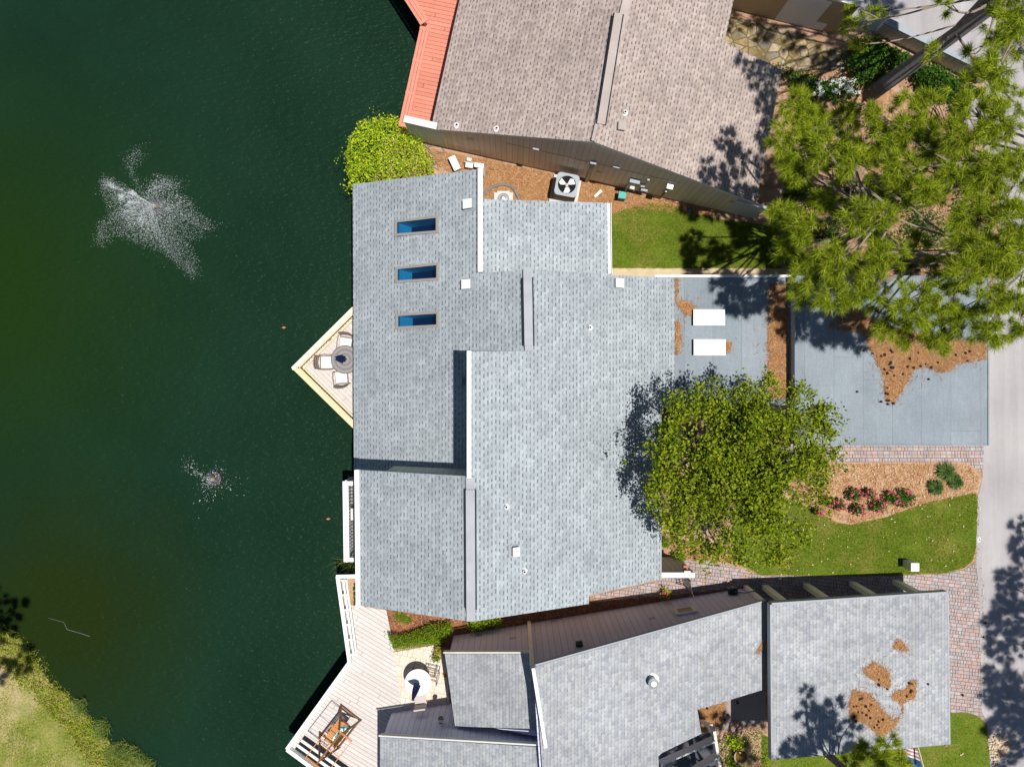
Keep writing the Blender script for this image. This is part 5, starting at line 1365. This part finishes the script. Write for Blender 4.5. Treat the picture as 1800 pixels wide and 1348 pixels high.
shrub('court_groundcover', 'dark low ground cover in the shaded court beside the carport', 'ground cover', [(1262, 1296), (1345, 1280), (1352, 1340), (1345, 1400), (1268, 1400)], .22, M['hedge_leaf'], 2200, .06, stems=False, kind='stuff')

# ================================================================== TREES
def limb(mb, p, q, r0, r1, sag=.12, n=6):
    p, q = np.array(p, float), np.array(q, float); L = np.linalg.norm(q - p); pts = []
    j = RNG.normal(0, L * .05, 3)
    for i in range(n + 1):
        t = i / n; v = p + (q - p) * t + j * math.sin(t * math.pi); v[2] += -sag * L * math.sin(t * math.pi) * .6; pts.append(v)
    mb.tube(pts, [r0 + (r1 - r0) * i / n for i in range(n + 1)], 6); return pts

def pine(label, base, top, blobs, r0=.2, dens=66, k=105, nl=.25, z0=0.0, fork=None, group='pine trees around the garden'):
    """blobs: (x, y, z, radius) foliage masses in world space, each on its own limb"""
    t = thing('pine_tree', label, 'pine tree', (base[0], base[1], z0), group)
    mb = MB(); b, tp = np.array([base[0], base[1], z0]), np.array(top)
    pts = [b + (tp - b) * s + np.array([math.sin(s * 5) * .12, math.cos(s * 4) * .1 - .1, 0]) for s in np.linspace(0, 1, 12)]
    mb.tube(pts, [r0 * (1 - .75 * s) for s in np.linspace(0, 1, 12)], 12)
    if fork:
        f0, f1 = np.array(pts[fork[0]]), np.array(fork[1]); mb.tube([f0 + (f1 - f0) * s + np.array([0, 0, .25 * math.sin(s * 3.1)]) for s in np.linspace(0, 1, 8)], [r0 * (.62 - .35 * s) for s in np.linspace(0, 1, 8)], 10)
    mb.build('trunk', M['bark'], t, smooth=True)
    lm = MB(); C, D = [], []
    for x, y, z, r in blobs + [(top[0], top[1], top[2] + .1, .6)]:
        r *= .66
        c = np.array([x, y, z]); s = (z - z0 - .9 - .12 * math.hypot(x - base[0], y - base[1])) / max(.1, tp[2] - z0); s = min(.97, max(.22, s + RNG.normal(0, .07))); st = b + (tp - b) * s
        pl = limb(lm, st, c, .045 if z - z0 > 5 else .03, .016)
        m = max(6, int(dens * 1.25 * r * r / .8)); out = unit(c - st)
        for _ in range(m):
            o = unit(RNG.normal(0, 1, 3) * np.array([1, 1, .65]) + out * .35); rr = r * RNG.random() ** .5; e = c + o * rr * np.array([1, 1, .7])
            C.append(e); D.append(unit(o + np.array([0, 0, .55])))
            if RNG.random() < .35: lm.tube([pl[4 + int(RNG.random() * 3)], (pl[5] + e) / 2 + RNG.normal(0, .05, 3), e], [.018, .012, .006], 4)
    lm.build('branches', M['twig'], t)
    npmesh('needles', tufts(np.array(C), np.array(D), k, nl, .012), 3, M['pine'], t)
    return t

def B(px, py, z, r):
    w = W(px, py, z); return (w.x, w.y, z, r)
# photo positions of the visible foliage masses (heights estimated from the shadows they cast)
b2 = [B(*q) for q in ((1400, 190, 6.4, .75), (1390, 245, 7.0, .8), (1430, 225, 6.2, .7), (1455, 262, 7.2, .85), (1398, 300, 6.4, .7), (1490, 215, 5.6, .65), (1500, 290, 7.4, .8), (1372, 372, 5.6, .6), (1420, 400, 6.8, .75), (1395, 438, 6.0, .7), (1430, 475, 7.0, .85), (1470, 455, 7.6, .8), (1418, 508, 6.6, .65), (1462, 520, 7.2, .75), (1500, 500, 7.4, .75), (1460, 350, 5.2, .6), (1505, 380, 7.8, .65))]
b3 = [B(*q) for q in ((1560, 250, 7.0, .8), (1545, 205, 6.2, .6), (1605, 225, 7.4, .7), (1640, 190, 7.2, .7), (1590, 300, 8.0, .8), (1655, 255, 7.6, .7), (1700, 240, 8.6, .8), (1690, 310, 8.4, .8), (1740, 290, 8.8, .8), (1715, 190, 8.0, .8), (1760, 215, 8.6, .85), (1640, 345, 6.0, .5), (1755, 350, 8.4, .85), (1700, 375, 8.8, .7), (1785, 300, 8.8, .8), (1740, 140, 7.4, .6), (1600, 180, 6.0, .5), (1690, 150, 7.0, .5))]
b4 = [B(*q) for q in ((1560, 445, 7.8, .75), (1540, 500, 7.6, .8), (1560, 560, 7.0, .8), (1610, 530, 8.2, .9), (1600, 585, 6.8, .7), (1655, 575, 7.6, .85), (1665, 520, 8.4, .8), (1710, 560, 8.2, .85), (1650, 605, 6.4, .5), (1700, 480, 9.0, .8), (1750, 570, 8.6, .8), (1760, 510, 9.0, .9), (1795, 560, 8.6, .8), (1745, 440, 9.2, .85), (1790, 450, 9.0, .9), (1690, 425, 8.8, .6), (1780, 390, 9.4, .8), (1540, 400, 5.8, .5), (1640, 470, 6.5, .5), (1620, 425, 7.0, .45), (1552, 372, 8.2, .6), (1585, 345, 8.0, .5))]
b1 = [B(*q) for q in ((1498, 40, 5.8, .62), (1520, 78, 4.8, .45), (1545, 20, 5.4, .4), (1640, 92, 4.4, .42), (1715, 95, 6.6, .5), (1760, 40, 7.6, .7), (1742, 85, 6.2, .45), (1790, 90, 7.4, .7), (1660, 8, 6.8, .4), (1800, 20, 9.0, .9), (1770, 140, 6.5, .5), (1785, 180, 6.0, .6))] + \
     [(10.6, 8.4, 12.2, .85), (11.3, 9.2, 12.6, .95), (10.5, 7.6, 11.6, .8), (11.6, 8.1, 12.6, .8), (14.5, 11.5, 12.5, 1.2), (15.6, 12.6, 12.0, 1.2), (13.5, 12.4, 13.0, 1.1), (10.2, 6.7, 11.4, .6), (9.5, 12.4, 8.6, .8), (10.8, 12.0, 9.0, .9), (8.7, 12.7, 8.2, .6), (11.9, 11.6, 9.2, .8), (13.0, 11.0, 9.4, .7), (9.6, 9.4, 10.0, .75), (10.1, 8.9, 10.6, .75), (9.2, 9.9, 10.0, .6), (9.9, 9.9, 10.4, .6)]
def under(region, n, zlo, zhi):
    w = [(x, y) for x, y in scatter([XY(a, b, 4.0) for a, b in region], n)]
    return [(x, y, RNG.uniform(zlo, zhi), RNG.uniform(.45, .7)) for x, y in w]
b2 += under([(1400, 200), (1530, 200), (1540, 330), (1520, 480), (1420, 480), (1400, 380)], 13, 2.6, 4.6)
b3 += under([(1540, 230), (1730, 210), (1760, 330), (1640, 340), (1540, 330)], 13, 2.8, 5.0)
b4 += under([(1640, 380), (1760, 370), (1770, 470), (1660, 480)], 8, 3.6, 5.6) + under([(1540, 380), (1600, 380), (1600, 470), (1530, 470)], 4, 2.6, 4.2)
pine('leaning grey pine trunk rising out of the top right corner', XY(1528, 168), (15.8, 12.4, 12.5), b1, .27, 50, 95, fork=(3, (15.4, 14.2, 12.0)))
pine('pine with yellow green boughs beside the brownish pink roof', XY(1478, 420), (10.0, 4.7, 8.6), b2, .18)
pine('pine standing nearest the concrete and low wall', XY(1625, 340), (13.1, 5.9, 9.4), b3, .2)
pine('pine overhanging the flat garage roof', XY(1600, 455), (12.9, 3.2, 9.6), b4, .2)
# pines whose crowns stand outside the photo but whose shade falls inside it
def ring(cx, cy, z, n, R, r):
    return [(cx + R * math.cos(a) * RNG.uniform(.5, 1), cy + R * math.sin(a) * RNG.uniform(.5, 1), z + RNG.uniform(-1.6, 1.6), r) for a in np.linspace(0, 6.28, n, endpoint=False)]
pine('pine at the bottom edge overhanging the carport roof', (10.6, -12.6), (10.8, -11.9, 9.5), [(10.75, -11.0, 7.6, .5), (10.4, -11.7, 6.6, .7), (11.2, -11.5, 7.0, .7), (10.8, -10.3, 8.9, .42), (11.5, -12.1, 6.4, .8), (9.8, -12.0, 6.2, .7), (10.6, -10.75, 8.2, .5)] + [B(1520, 1318, 4.6, .55), B(1560, 1310, 5.0, .5), B(1545, 1338, 5.0, .6), B(1580, 1335, 4.6, .5), B(1500, 1338, 4.2, .45)], .14)
pine('pine below the bottom edge shading the slab court', (8.4, -14.2), (8.2, -13.6, 10.0), [(7.3, -12.1, 7.6, .7), (6.6, -12.6, 8.2, .8), (8.0, -12.2, 7.0, .6), (7.6, -12.8, 8.6, .8), (9.0, -12.3, 7.6, .55), (9.6, -12.2, 7.2, .5), (8.7, -12.9, 8.6, .7), (6.4, -13.2, 8.6, .8), (7.2, -13.6, 7.4, .8), (9.8, -13.4, 8.0, .8)], .18)
pine('pine beyond the road on the right casting shade on it', (20.6, -9.0), (20.4, -8.6, 12), [(19.6, -6.2, 8.2, .7), (19.2, -7.4, 8.4, .8), (19.5, -8.3, 9.0, 1.1), (18.9, -8.9, 8.2, .9), (20.0, -7.0, 9.0, 1.0), (19.5, -5.4, 7.8, .5), (20.2, -9.2, 9.0, 1.2), (19.2, -9.7, 8.6, .9), (18.6, -9.5, 7.8, .55)], .22)
pine('second pine beyond the road, level with the carport', (21.0, -12.4), (20.8, -12.2, 12), [(19.0, -10.8, 8.4, 1.1), (18.5, -11.4, 7.4, .7), (19.8, -11.4, 9.2, 1.2), (19.2, -12.4, 8.4, 1.0), (20.0, -13.0, 8.8, 1.1), (18.9, -13.6, 7.6, .6), (20.3, -12.0, 9.4, 1.2), (18.6, -12.4, 8.4, .5)], .22)
pine('pine by the top right corner shading the road', (21.5, 11.0), (21.3, 11.2, 12), ring(21.0, 11.6, 9, 8, 1.5, .9), .22)
pine('pine on the far bank at the left edge of the lake', (-19.6, -9.6), (-18.8, -9.4, 11), [(-16.4, -8.6, 7.0, .6), (-16.3, -10.6, 6.6, .65), (-16.1, -10.0, 6.2, .4), (-16.8, -9.4, 7.4, .7), (-17.0, -10.8, 7.0, .7), (-17.2, -8.4, 7.6, .8)], .2, z0=-.6)

def broadleaf():
    bx, by = 6.1, -2.35; t = thing('broadleaf_tree', 'round dense broad leaf tree standing between the grey house and flower bed', 'broadleaf tree', (bx, by, 0))
    cz = 6.3; cx, cy = W(1304, 832, cz).x, W(1304, 832, cz).y
    mb = MB(); mb.tube([(bx, by, 0), (bx + .1, by, 1.2), (bx + .05, by + .05, 2.4)], [.19, .15, .12], 12); mb.build('trunk', M['bark'], t, smooth=True)
    lm = MB(); C = []
    # lobes on limbs; each lobe carries sprays, each spray carries star-like leaf groups
    lobes = []
    for i in range(58):
        o = unit(RNG.normal(0, 1, 3)); o[2] = abs(o[2]) * .9 - .25
        R = np.array([2.0, 2.15, 1.7]) * (RNG.uniform(.4, 1.04))
        lobes.append(np.array([cx, cy, cz]) + o * R)
    for px, py, z, in ((1440, 750, 5.6), (1432, 725, 5.6), (1405, 695, 5.8), (1350, 685, 5.8), (1445, 790, 5.4), (1440, 842, 5.0), (1180, 762, 6.6), (1165, 800, 6.6), (1163, 850, 6.4), (1172, 895, 6.2), (1200, 720, 6.6), (1245, 700, 6.4), (1310, 690, 6.2), (1300, 975, 4.8), (1400, 940, 4.8), (1215, 945, 5.6), (1360, 970, 4.6), (1430, 880, 5.0), (1185, 925, 5.8), (1250, 965, 5.2), (1395, 740, 6.0)):
        w = W(px, py, z); lobes.append(np.array([w.x, w.y, z]))
    for L in lobes:
        pl = limb(lm, (bx + .05, by + .05, 2.0 + .4 * RNG.random()), L, .05, .012, .05)
        for _ in range(int(RNG.uniform(20, 40))):
            e = L + RNG.normal(0, .235, 3) * np.array([1, 1, .75])
            if RNG.random() < .3: lm.tube([pl[4], (np.array(pl[4]) + e) / 2, e], [.014, .01, .004], 4)
            C.append(e)
    C = np.array(C); n = 22
    P = np.repeat(C, n, 0) + RNG.normal(0, .095, (len(C) * n, 3))
    lm.build('branches', M['bark'], t)
    npmesh('leaves', leaves(P, .095, .42, .62), 4, M['oak'], t)
broadleaf()

# ================================================================== DRIFTS AND CONES
def drift(name, px, pl, n, lab, L=.14):
    f = pl if isinstance(pl, tuple) else (pl, 0, 0)
    poly = [(v.x, v.y) for v in (hit(x, y, f) for x, y in px)]
    Q = scatter(poly, int(n * .95)); m = np.sin(Q[:, 0] * 6.1 + 2 * np.sin(Q[:, 1] * 4.3)) * np.sin(Q[:, 1] * 7.3 + 2 * np.sin(Q[:, 0] * 3.7)); Q = Q[RNG.random(len(Q)) < 1 - .6 * np.maximum(m, 0)]
    q2 = scatter(poly, n // 5) + RNG.normal(0, .07, (n // 5, 2)); q3 = scatter(poly, n // 14) + RNG.normal(0, .2, (n // 14, 2)); Q = np.concatenate([Q, q2, q3])
    if f[1] == 0 and f[0] > 2.7: Q = Q[(Q[:, 0] < 14.9) & (Q[:, 0] > 8.95)]
    elif f[1] == 0 and f[0] > 2: Q = Q[(Q[:, 0] < 8.85) & (Q[:, 0] > 5.25)]
    npmesh(name, flatneedles(Q, f[0] + f[1] * Q[:, 0] + f[2] * Q[:, 1], L, .009, .035), 4, M['needle_litter'], kind='stuff', label=lab, cat='pine needles')
ZG = zg + .004
drift('needle_drift', [(1508, 560), (1530, 615), (1552, 655), (1557, 704), (1570, 710), (1590, 680), (1605, 652), (1625, 642), (1648, 655), (1672, 652), (1682, 638), (1736, 632), (1737, 600), (1690, 598), (1640, 590), (1560, 575)], ZG, 8200, 'large brown pine needle drift shaped like a boot on the garage roof')
drift('needle_drift', [(1500, 540), (1540, 560), (1520, 585), (1480, 580), (1455, 575), (1470, 558)], ZG, 900, 'thin shaded pine needle drift at the left of the large garage drift')
drift('needle_drift', [(1352, 500), (1387, 500), (1387, 700), (1350, 700), (1350, 600)], zf + .004, 4400, 'long strip of brown pine needles against the garage wall on the flat roof')
drift('needle_drift', [(1192, 532), (1205, 529), (1221, 540), (1217, 556), (1200, 548)], zf + .004, 420, 'small pine needle drift left of the flat roof skylights')
drift('needle_drift', [(1187, 562), (1196, 570), (1196, 610), (1190, 624), (1186, 624)], zf + .004, 420, 'narrow pine needle drift along the shingle edge of the flat roof')
drift('needle_drift', [(1276, 600), (1284, 604), (1283, 616), (1276, 620)], zf + .004, 130, 'tiny pine needle drift touching the lower white skylight')
drift('needle_drift', [(1187, 488), (1192, 488), (1191, 532), (1186, 532)], zf + .004, 200, 'sparse line of needles at the top corner of the flat roof')
drift('needle_drift', [(1517, 1180), (1535, 1163), (1562, 1180), (1565, 1205), (1557, 1208), (1530, 1190)], (KP[0] + .004, KP[1], 0), 1100, 'oval pine needle drift above the large one on the carport roof')
drift('needle_drift', [(1570, 1138), (1580, 1123), (1597, 1144)], (KP[0] + .004, KP[1], 0), 330, 'small triangular pine needle drift, topmost on the carport roof')
drift('needle_drift', [(1492, 1240), (1500, 1212), (1530, 1220), (1548, 1245), (1570, 1265), (1585, 1255), (1588, 1240), (1567, 1225), (1575, 1215), (1592, 1213), (1600, 1197), (1610, 1195), (1608, 1225), (1588, 1232), (1582, 1260), (1570, 1280), (1545, 1295), (1525, 1270), (1498, 1265)], (KP[0] + .004, KP[1], 0), 4200, 'largest pine needle drift on the carport roof, curling like a hook')
drift('needle_drift', [(1226, 1248), (1275, 1235), (1268, 1275), (1232, 1284)], .024, 1700, 'shaded pine needle drift on the brown slab court')
drift('needle_drift', [(1329, 1145), (1340, 1128), (1341, 1138), (1333, 1150)], (L1[0] + .004, L1[1], 0), 70, 'few loose needles at the right edge of the lower house roof')

sheet('court_dark_sheet', [(1136, 1346), (1150, 1318), (1240, 1280), (1256, 1282), (1264, 1348), (1268, 1420), (1130, 1420)], 0.018, plain('dark_court_shade', (.07, .075, .085), .8, var=.3, scale=3))  # dark sheet added under the beams; the court's shade is in its colour
FT = thing('flag', 'striped flag on a slanting pole below the carport roof', 'flag', (*XY(1616, 1330, 1.5), 1.2))
mb = MB(); fa, fb = W(1613.5, 1311, 2.0), W(1625, 1354, 2.5); mb.tube([fa, fb], .018, 8); mb.build('pole', M['pale_wood'], FT)
mb = MB(); f0_, f1_ = W(1613, 1317, 1.95), W(1620, 1350, 2.25)
for i in range(10):
    a_, b_ = f0_.lerp(f1_, i / 10), f0_.lerp(f1_, (i + 1) / 10)
    for j in range(6):
        def q_(p, j): return p + Vector((-.075 * j, .01 * j, -.06 * j + .02 * math.sin(j * 1.6 + p.y * 7)))
        vs = [q_(a_, j), q_(a_, j + 1), q_(b_, j + 1), q_(b_, j)]
        mb.prism(vs, [v - Vector((0, 0, .004)) for v in vs], 2 if (i > 5 and j < 4) else i % 2)
mb.build('cloth', [plain('faded_red_stripe', (.52, .22, .24), .9), M['white'], plain('flag_blue', (.03, .10, .30), .9)], FT)

def cone_proto():
    mb = MB(); prof = [(.012, 0), (.035, .012), (.042, .035), (.034, .06), (.018, .08), (.004, .09)]
    mb.lathe((0, 0, 0), prof, 9)
    for i in range(5):
        for k in range(9):
            a = k * .698 + i * .35; r, z = prof[min(i + 1, 4)]; mb.box((r * math.cos(a), r * math.sin(a), z), (.03, .018, .008), a)
    return mb
cone = None
def cones(px, z, label, group):
    global cone
    for x, y in px:
        f = z if isinstance(z, tuple) else (z, 0, 0); p = hit(x, y, f)
        if cone is None:
            cone = cone_proto().build('pine_cone', M['cone']); o = cone
        else: o = cone.copy(); COL.objects.link(o)
        o.location = (p.x, p.y, p.z + .04); o.rotation_euler = (math.pi / 2 + random.uniform(-.3, .3), random.random() * 6, random.random() * 6); o.scale = [random.uniform(.6, .95)] * 3
        o['label'] = label; o['category'] = 'pine cone'; o['group'] = group
cones([(1519, 616), (1533, 623), (1548, 628), (1563, 616), (1567, 621), (1556, 623), (1600, 630), (1612, 621), (1592, 645), (1566, 636), (1561, 640), (1570, 648), (1567, 647), (1555, 648), (1557, 655), (1587, 656), (1572, 661), (1606, 645), (1618, 642), (1625, 639), (1636, 648), (1649, 637), (1677, 624), (1694, 619), (1704, 620), (1699, 636), (1558, 683), (1555, 690), (1558, 693), (1557, 702), (1563, 704), (1561, 709)], (zg, 0, 0), 'brown pine cone in or beside the large needle drift on the garage roof', 'pine cones on the garage roof drift')
cones([(1548, 708), (1569, 711)], (zg, 0, 0), 'brown pine cone just below the tip of the garage roof drift', 'pine cones below the garage drift')
cones([(1507, 687)], (zg, 0, 0), 'lone pine cone on bare garage roofing left of the drift', 'lone pine cones')
cones([(1633, 666)], (zg, 0, 0), 'lone pine cone on bare garage roofing right of the drift', 'lone pine cones')
cones([(1543, 1192), (1546, 1203), (1560, 1211)], KP, 'pine cone on the oval needle drift of the carport roof', 'pine cones on the oval drift')
cones([(1508, 1227), (1515, 1224), (1500, 1242), (1506, 1240), (1507, 1248), (1520, 1238), (1529, 1236), (1525, 1247), (1516, 1251), (1522, 1257), (1530, 1261), (1501, 1260), (1503, 1264), (1551, 1265), (1543, 1268), (1540, 1271), (1537, 1277), (1543, 1278)], KP, 'pine cone on the large hooked needle drift of the carport roof', 'pine cones on the hooked drift')
cones([(1599, 1200), (1603, 1200), (1600, 1214), (1601, 1216), (1594, 1223)], KP, 'pine cone on the right arm of the hooked carport drift', 'pine cones on the hooked drift arm')
cones([(1630, 1200)], KP, 'lone pine cone on bare shingles right of the carport drifts', 'lone pine cones')
cones([(1730, 1094), (1729, 1118)], .012, 'pine cone on the road beside the paving seam', 'pine cones on the road')
cones([(1690, 1221)], .02, 'lone pine cone on the pink paving below the carport', 'lone pine cones')
cones([(1294, 1234), (1278, 1256), (1273, 1262), (1241, 1243)], .02, 'pine cone on the brown slab court', 'pine cones on the slab')

# ================================================================== FOUNTAINS
def fountain(label, c, jets, total, size, group='lake fountains', fan=None):
    x0, y0 = XY(*c, -1.0); t = thing('fountain', label, 'fountain', (x0, y0, -1.2), group)
    mb = MB(); mb.lathe((x0, y0, -1.24), [(.26, 0), (.3, .05), (.26, .12), (.1, .14)], 20); mb.build('float', M['black'], t)
    mb = MB(); mb.lathe((x0, y0, -1.1), [(.06, 0), (.05, .12), (.025, .2)], 12); mb.build('nozzle', M['orange'], t)
    P = []
    ws = np.array([j[3] for j in jets], float); ws /= ws.sum()
    for (lx, ly, pk, wgt, sp, mode), w in zip(jets, ws):
        n = int(total * w); X, Y = XY(lx, ly, -1.2); s = RNG.random(n) ** (.62 if mode == 0 else .8)
        j = RNG.normal(0, 1, (n, 2)); spread = sp * (.06 + s)
        x = x0 + (X - x0) * s + j[:, 0] * spread; y = y0 + (Y - y0) * s + j[:, 1] * spread
        z = -1.0 + 4 * pk * s * (1 - s) * (1 + .15 * RNG.normal(0, 1, n)) - .2 * s; P.append(np.column_stack([x, y, np.maximum(z, -1.18)]))
    if fan:
        o = [XY(x, y, -1.0) for x, y in fan]; Q = scatter(o, int(total * .6)); Q = Q + RNG.normal(0, .07, Q.shape)
        d = np.linalg.norm(Q - np.array([x0, y0]), axis=1) / 2.4
        P.append(np.column_stack([Q, -1.17 + np.maximum(0, .9 * np.sin(np.clip(d, 0, 1) * 3.0)) * RNG.random(len(Q))]))
    P = np.concatenate(P); n = len(P); d = unit(RNG.normal(0, 1, (n, 3))); e = unit(np.cross(d, RNG.normal(0, 1, (n, 3)))); f = np.cross(d, e)
    s = size * (.35 + RNG.random((n, 1)) ** 2.5 * 1.5)
    out = P - np.array([x0, y0, -1.0]); dist = np.linalg.norm(out, axis=1, keepdims=True); d = np.where((RNG.random((n, 1)) < .4) & (dist < 1.2), unit(out) * 3.0, d)
    v = [P + d * s, P - d * s * .4 + e * s * .8, P - d * s * .4 - e * s * .5 + f * s * .7, P - d * s * .4 - e * s * .5 - f * s * .7]
    tris = np.concatenate([np.stack([v[0], v[1], v[2]], 1), np.stack([v[0], v[2], v[3]], 1), np.stack([v[0], v[3], v[1]], 1)])
    npmesh('spray', tris, 3, M['drop'], t, kind='stuff')
fountain('large fountain spraying a ragged star of white droplets on the lake', (272, 362),
         [(248, 268, 1.3, 5, .16, 0), (188, 322, 1.0, 10, .15, 0), (205, 350, .7, 6, .16, 0), (232, 338, .5, 6, .05, 1), (225, 360, .5, 5, .05, 1), (250, 395, .5, 5, .07, 1), (275, 385, .5, 4, .12, 1), (176, 430, 1.2, 6, .12, 0), (230, 400, 1.0, 10, .30, 0), (270, 415, .9, 9, .30, 0), (345, 488, 1.3, 9, .16, 0), (305, 440, 1.0, 10, .30, 0),
          (378, 400, 1.2, 7, .16, 0), (330, 380, .9, 9, .30, 0), (322, 322, 1.1, 4, .14, 0), (285, 322, .8, 4, .2, 0), (240, 380, .8, 6, .2, 0), (200, 330, 1.2, 4, .05, 0), (215, 350, 1.0, 4, .05, 0), (300, 400, .8, 8, .5, 0)], 21000, .0075,
         fan=[(190, 325), (225, 328), (262, 345), (285, 318), (318, 318), (312, 340), (335, 350), (350, 372), (372, 398), (362, 415), (335, 425), (348, 470), (335, 485), (312, 462), (285, 440), (250, 432), (215, 415), (188, 428), (182, 420), (205, 395), (198, 365), (188, 345)])
fountain('small fountain, a low sparse burst of droplets below the large one', (374, 842), [(374, 842, .4, 6, .22, 1), (330, 808, .6, 2.2, .16, 0), (420, 856, .5, 1.4, .22, 0), (372, 880, .4, 1.2, .3, 0), (390, 830, .4, 1.5, .2, 0)], 1000, .011)
a = [W(x, y, -1.17) for x, y in ((85, 1086), (112, 1093), (118, 1106), (140, 1112), (158, 1118))]
mb = MB(); mb.tube(a, [.004, .007, .009, .008, .011], 6); mb.build('floating_branch', M['bark'], label='thin pale branch floating on the lake near the bank', cat='branch', loc=tuple(a[2]))
for px, lab in (((499, 576), 'single brown leaf floating on the lake left of the triangular deck'), ((577, 912), 'single dark leaf floating beside the white balcony')):
    c = W(*px, -1.185); mb = MB(); mb.prism([(c.x + x, c.y + y, c.z + .004) for x, y in ((-.09, 0), (0, -.04), (.09, .01), (0, .045))], [(c.x + x, c.y + y, c.z) for x, y in ((-.09, 0), (0, -.04), (.09, .01), (0, .045))])
    mb.build('floating_leaf', M['terracotta'], label=lab, cat='leaf', loc=tuple(c))

# ================================================================== LIGHT, SKY, CAMERA
S = Vector((.215, -.05, 1.0)).normalized()
el, az = math.asin(S.z), math.atan2(S.x, S.y)
w = bpy.data.worlds.new('World'); scene.world = w; w.use_nodes = True
nt = w.node_tree; bg = nt.nodes['Background']; sky = nt.nodes.new('ShaderNodeTexSky')
sky.sky_type = 'NISHITA'; sky.sun_disc = False; sky.sun_elevation = el; sky.sun_rotation = az; sky.air_density = 1.0; sky.dust_density = .3; sky.ozone_density = 2.0
nt.links.new(sky.outputs[0], bg.inputs[0]); bg.inputs[1].default_value = .05
sl = bpy.data.lights.new('sun', 'SUN'); sl.energy = 5.0; sl.angle = math.radians(.55); sl.color = (1.0, .96, .90)
so = bpy.data.objects.new('sun', sl); COL.objects.link(so); so.location = (0, 0, 60); so.rotation_euler = (-S).to_track_quat('-Z', 'Y').to_euler()
cam = bpy.data.cameras.new('camera'); co = bpy.data.objects.new('camera', cam); COL.objects.link(co)
cam.sensor_width = 36; cam.lens = 36 * F / 1800; cam.clip_end = 2000; cam.clip_start = .1
co.location = (0, 0, CAMZ); co.rotation_euler = (0, 0, 0); scene.camera = co
scene.view_settings.view_transform = 'Standard'; scene.view_settings.look = 'None'
scene.view_settings.exposure = 0.13; scene.view_settings.gamma = 1.0
scene.cycles.max_bounces = 8; scene.cycles.transparent_max_bounces = 8
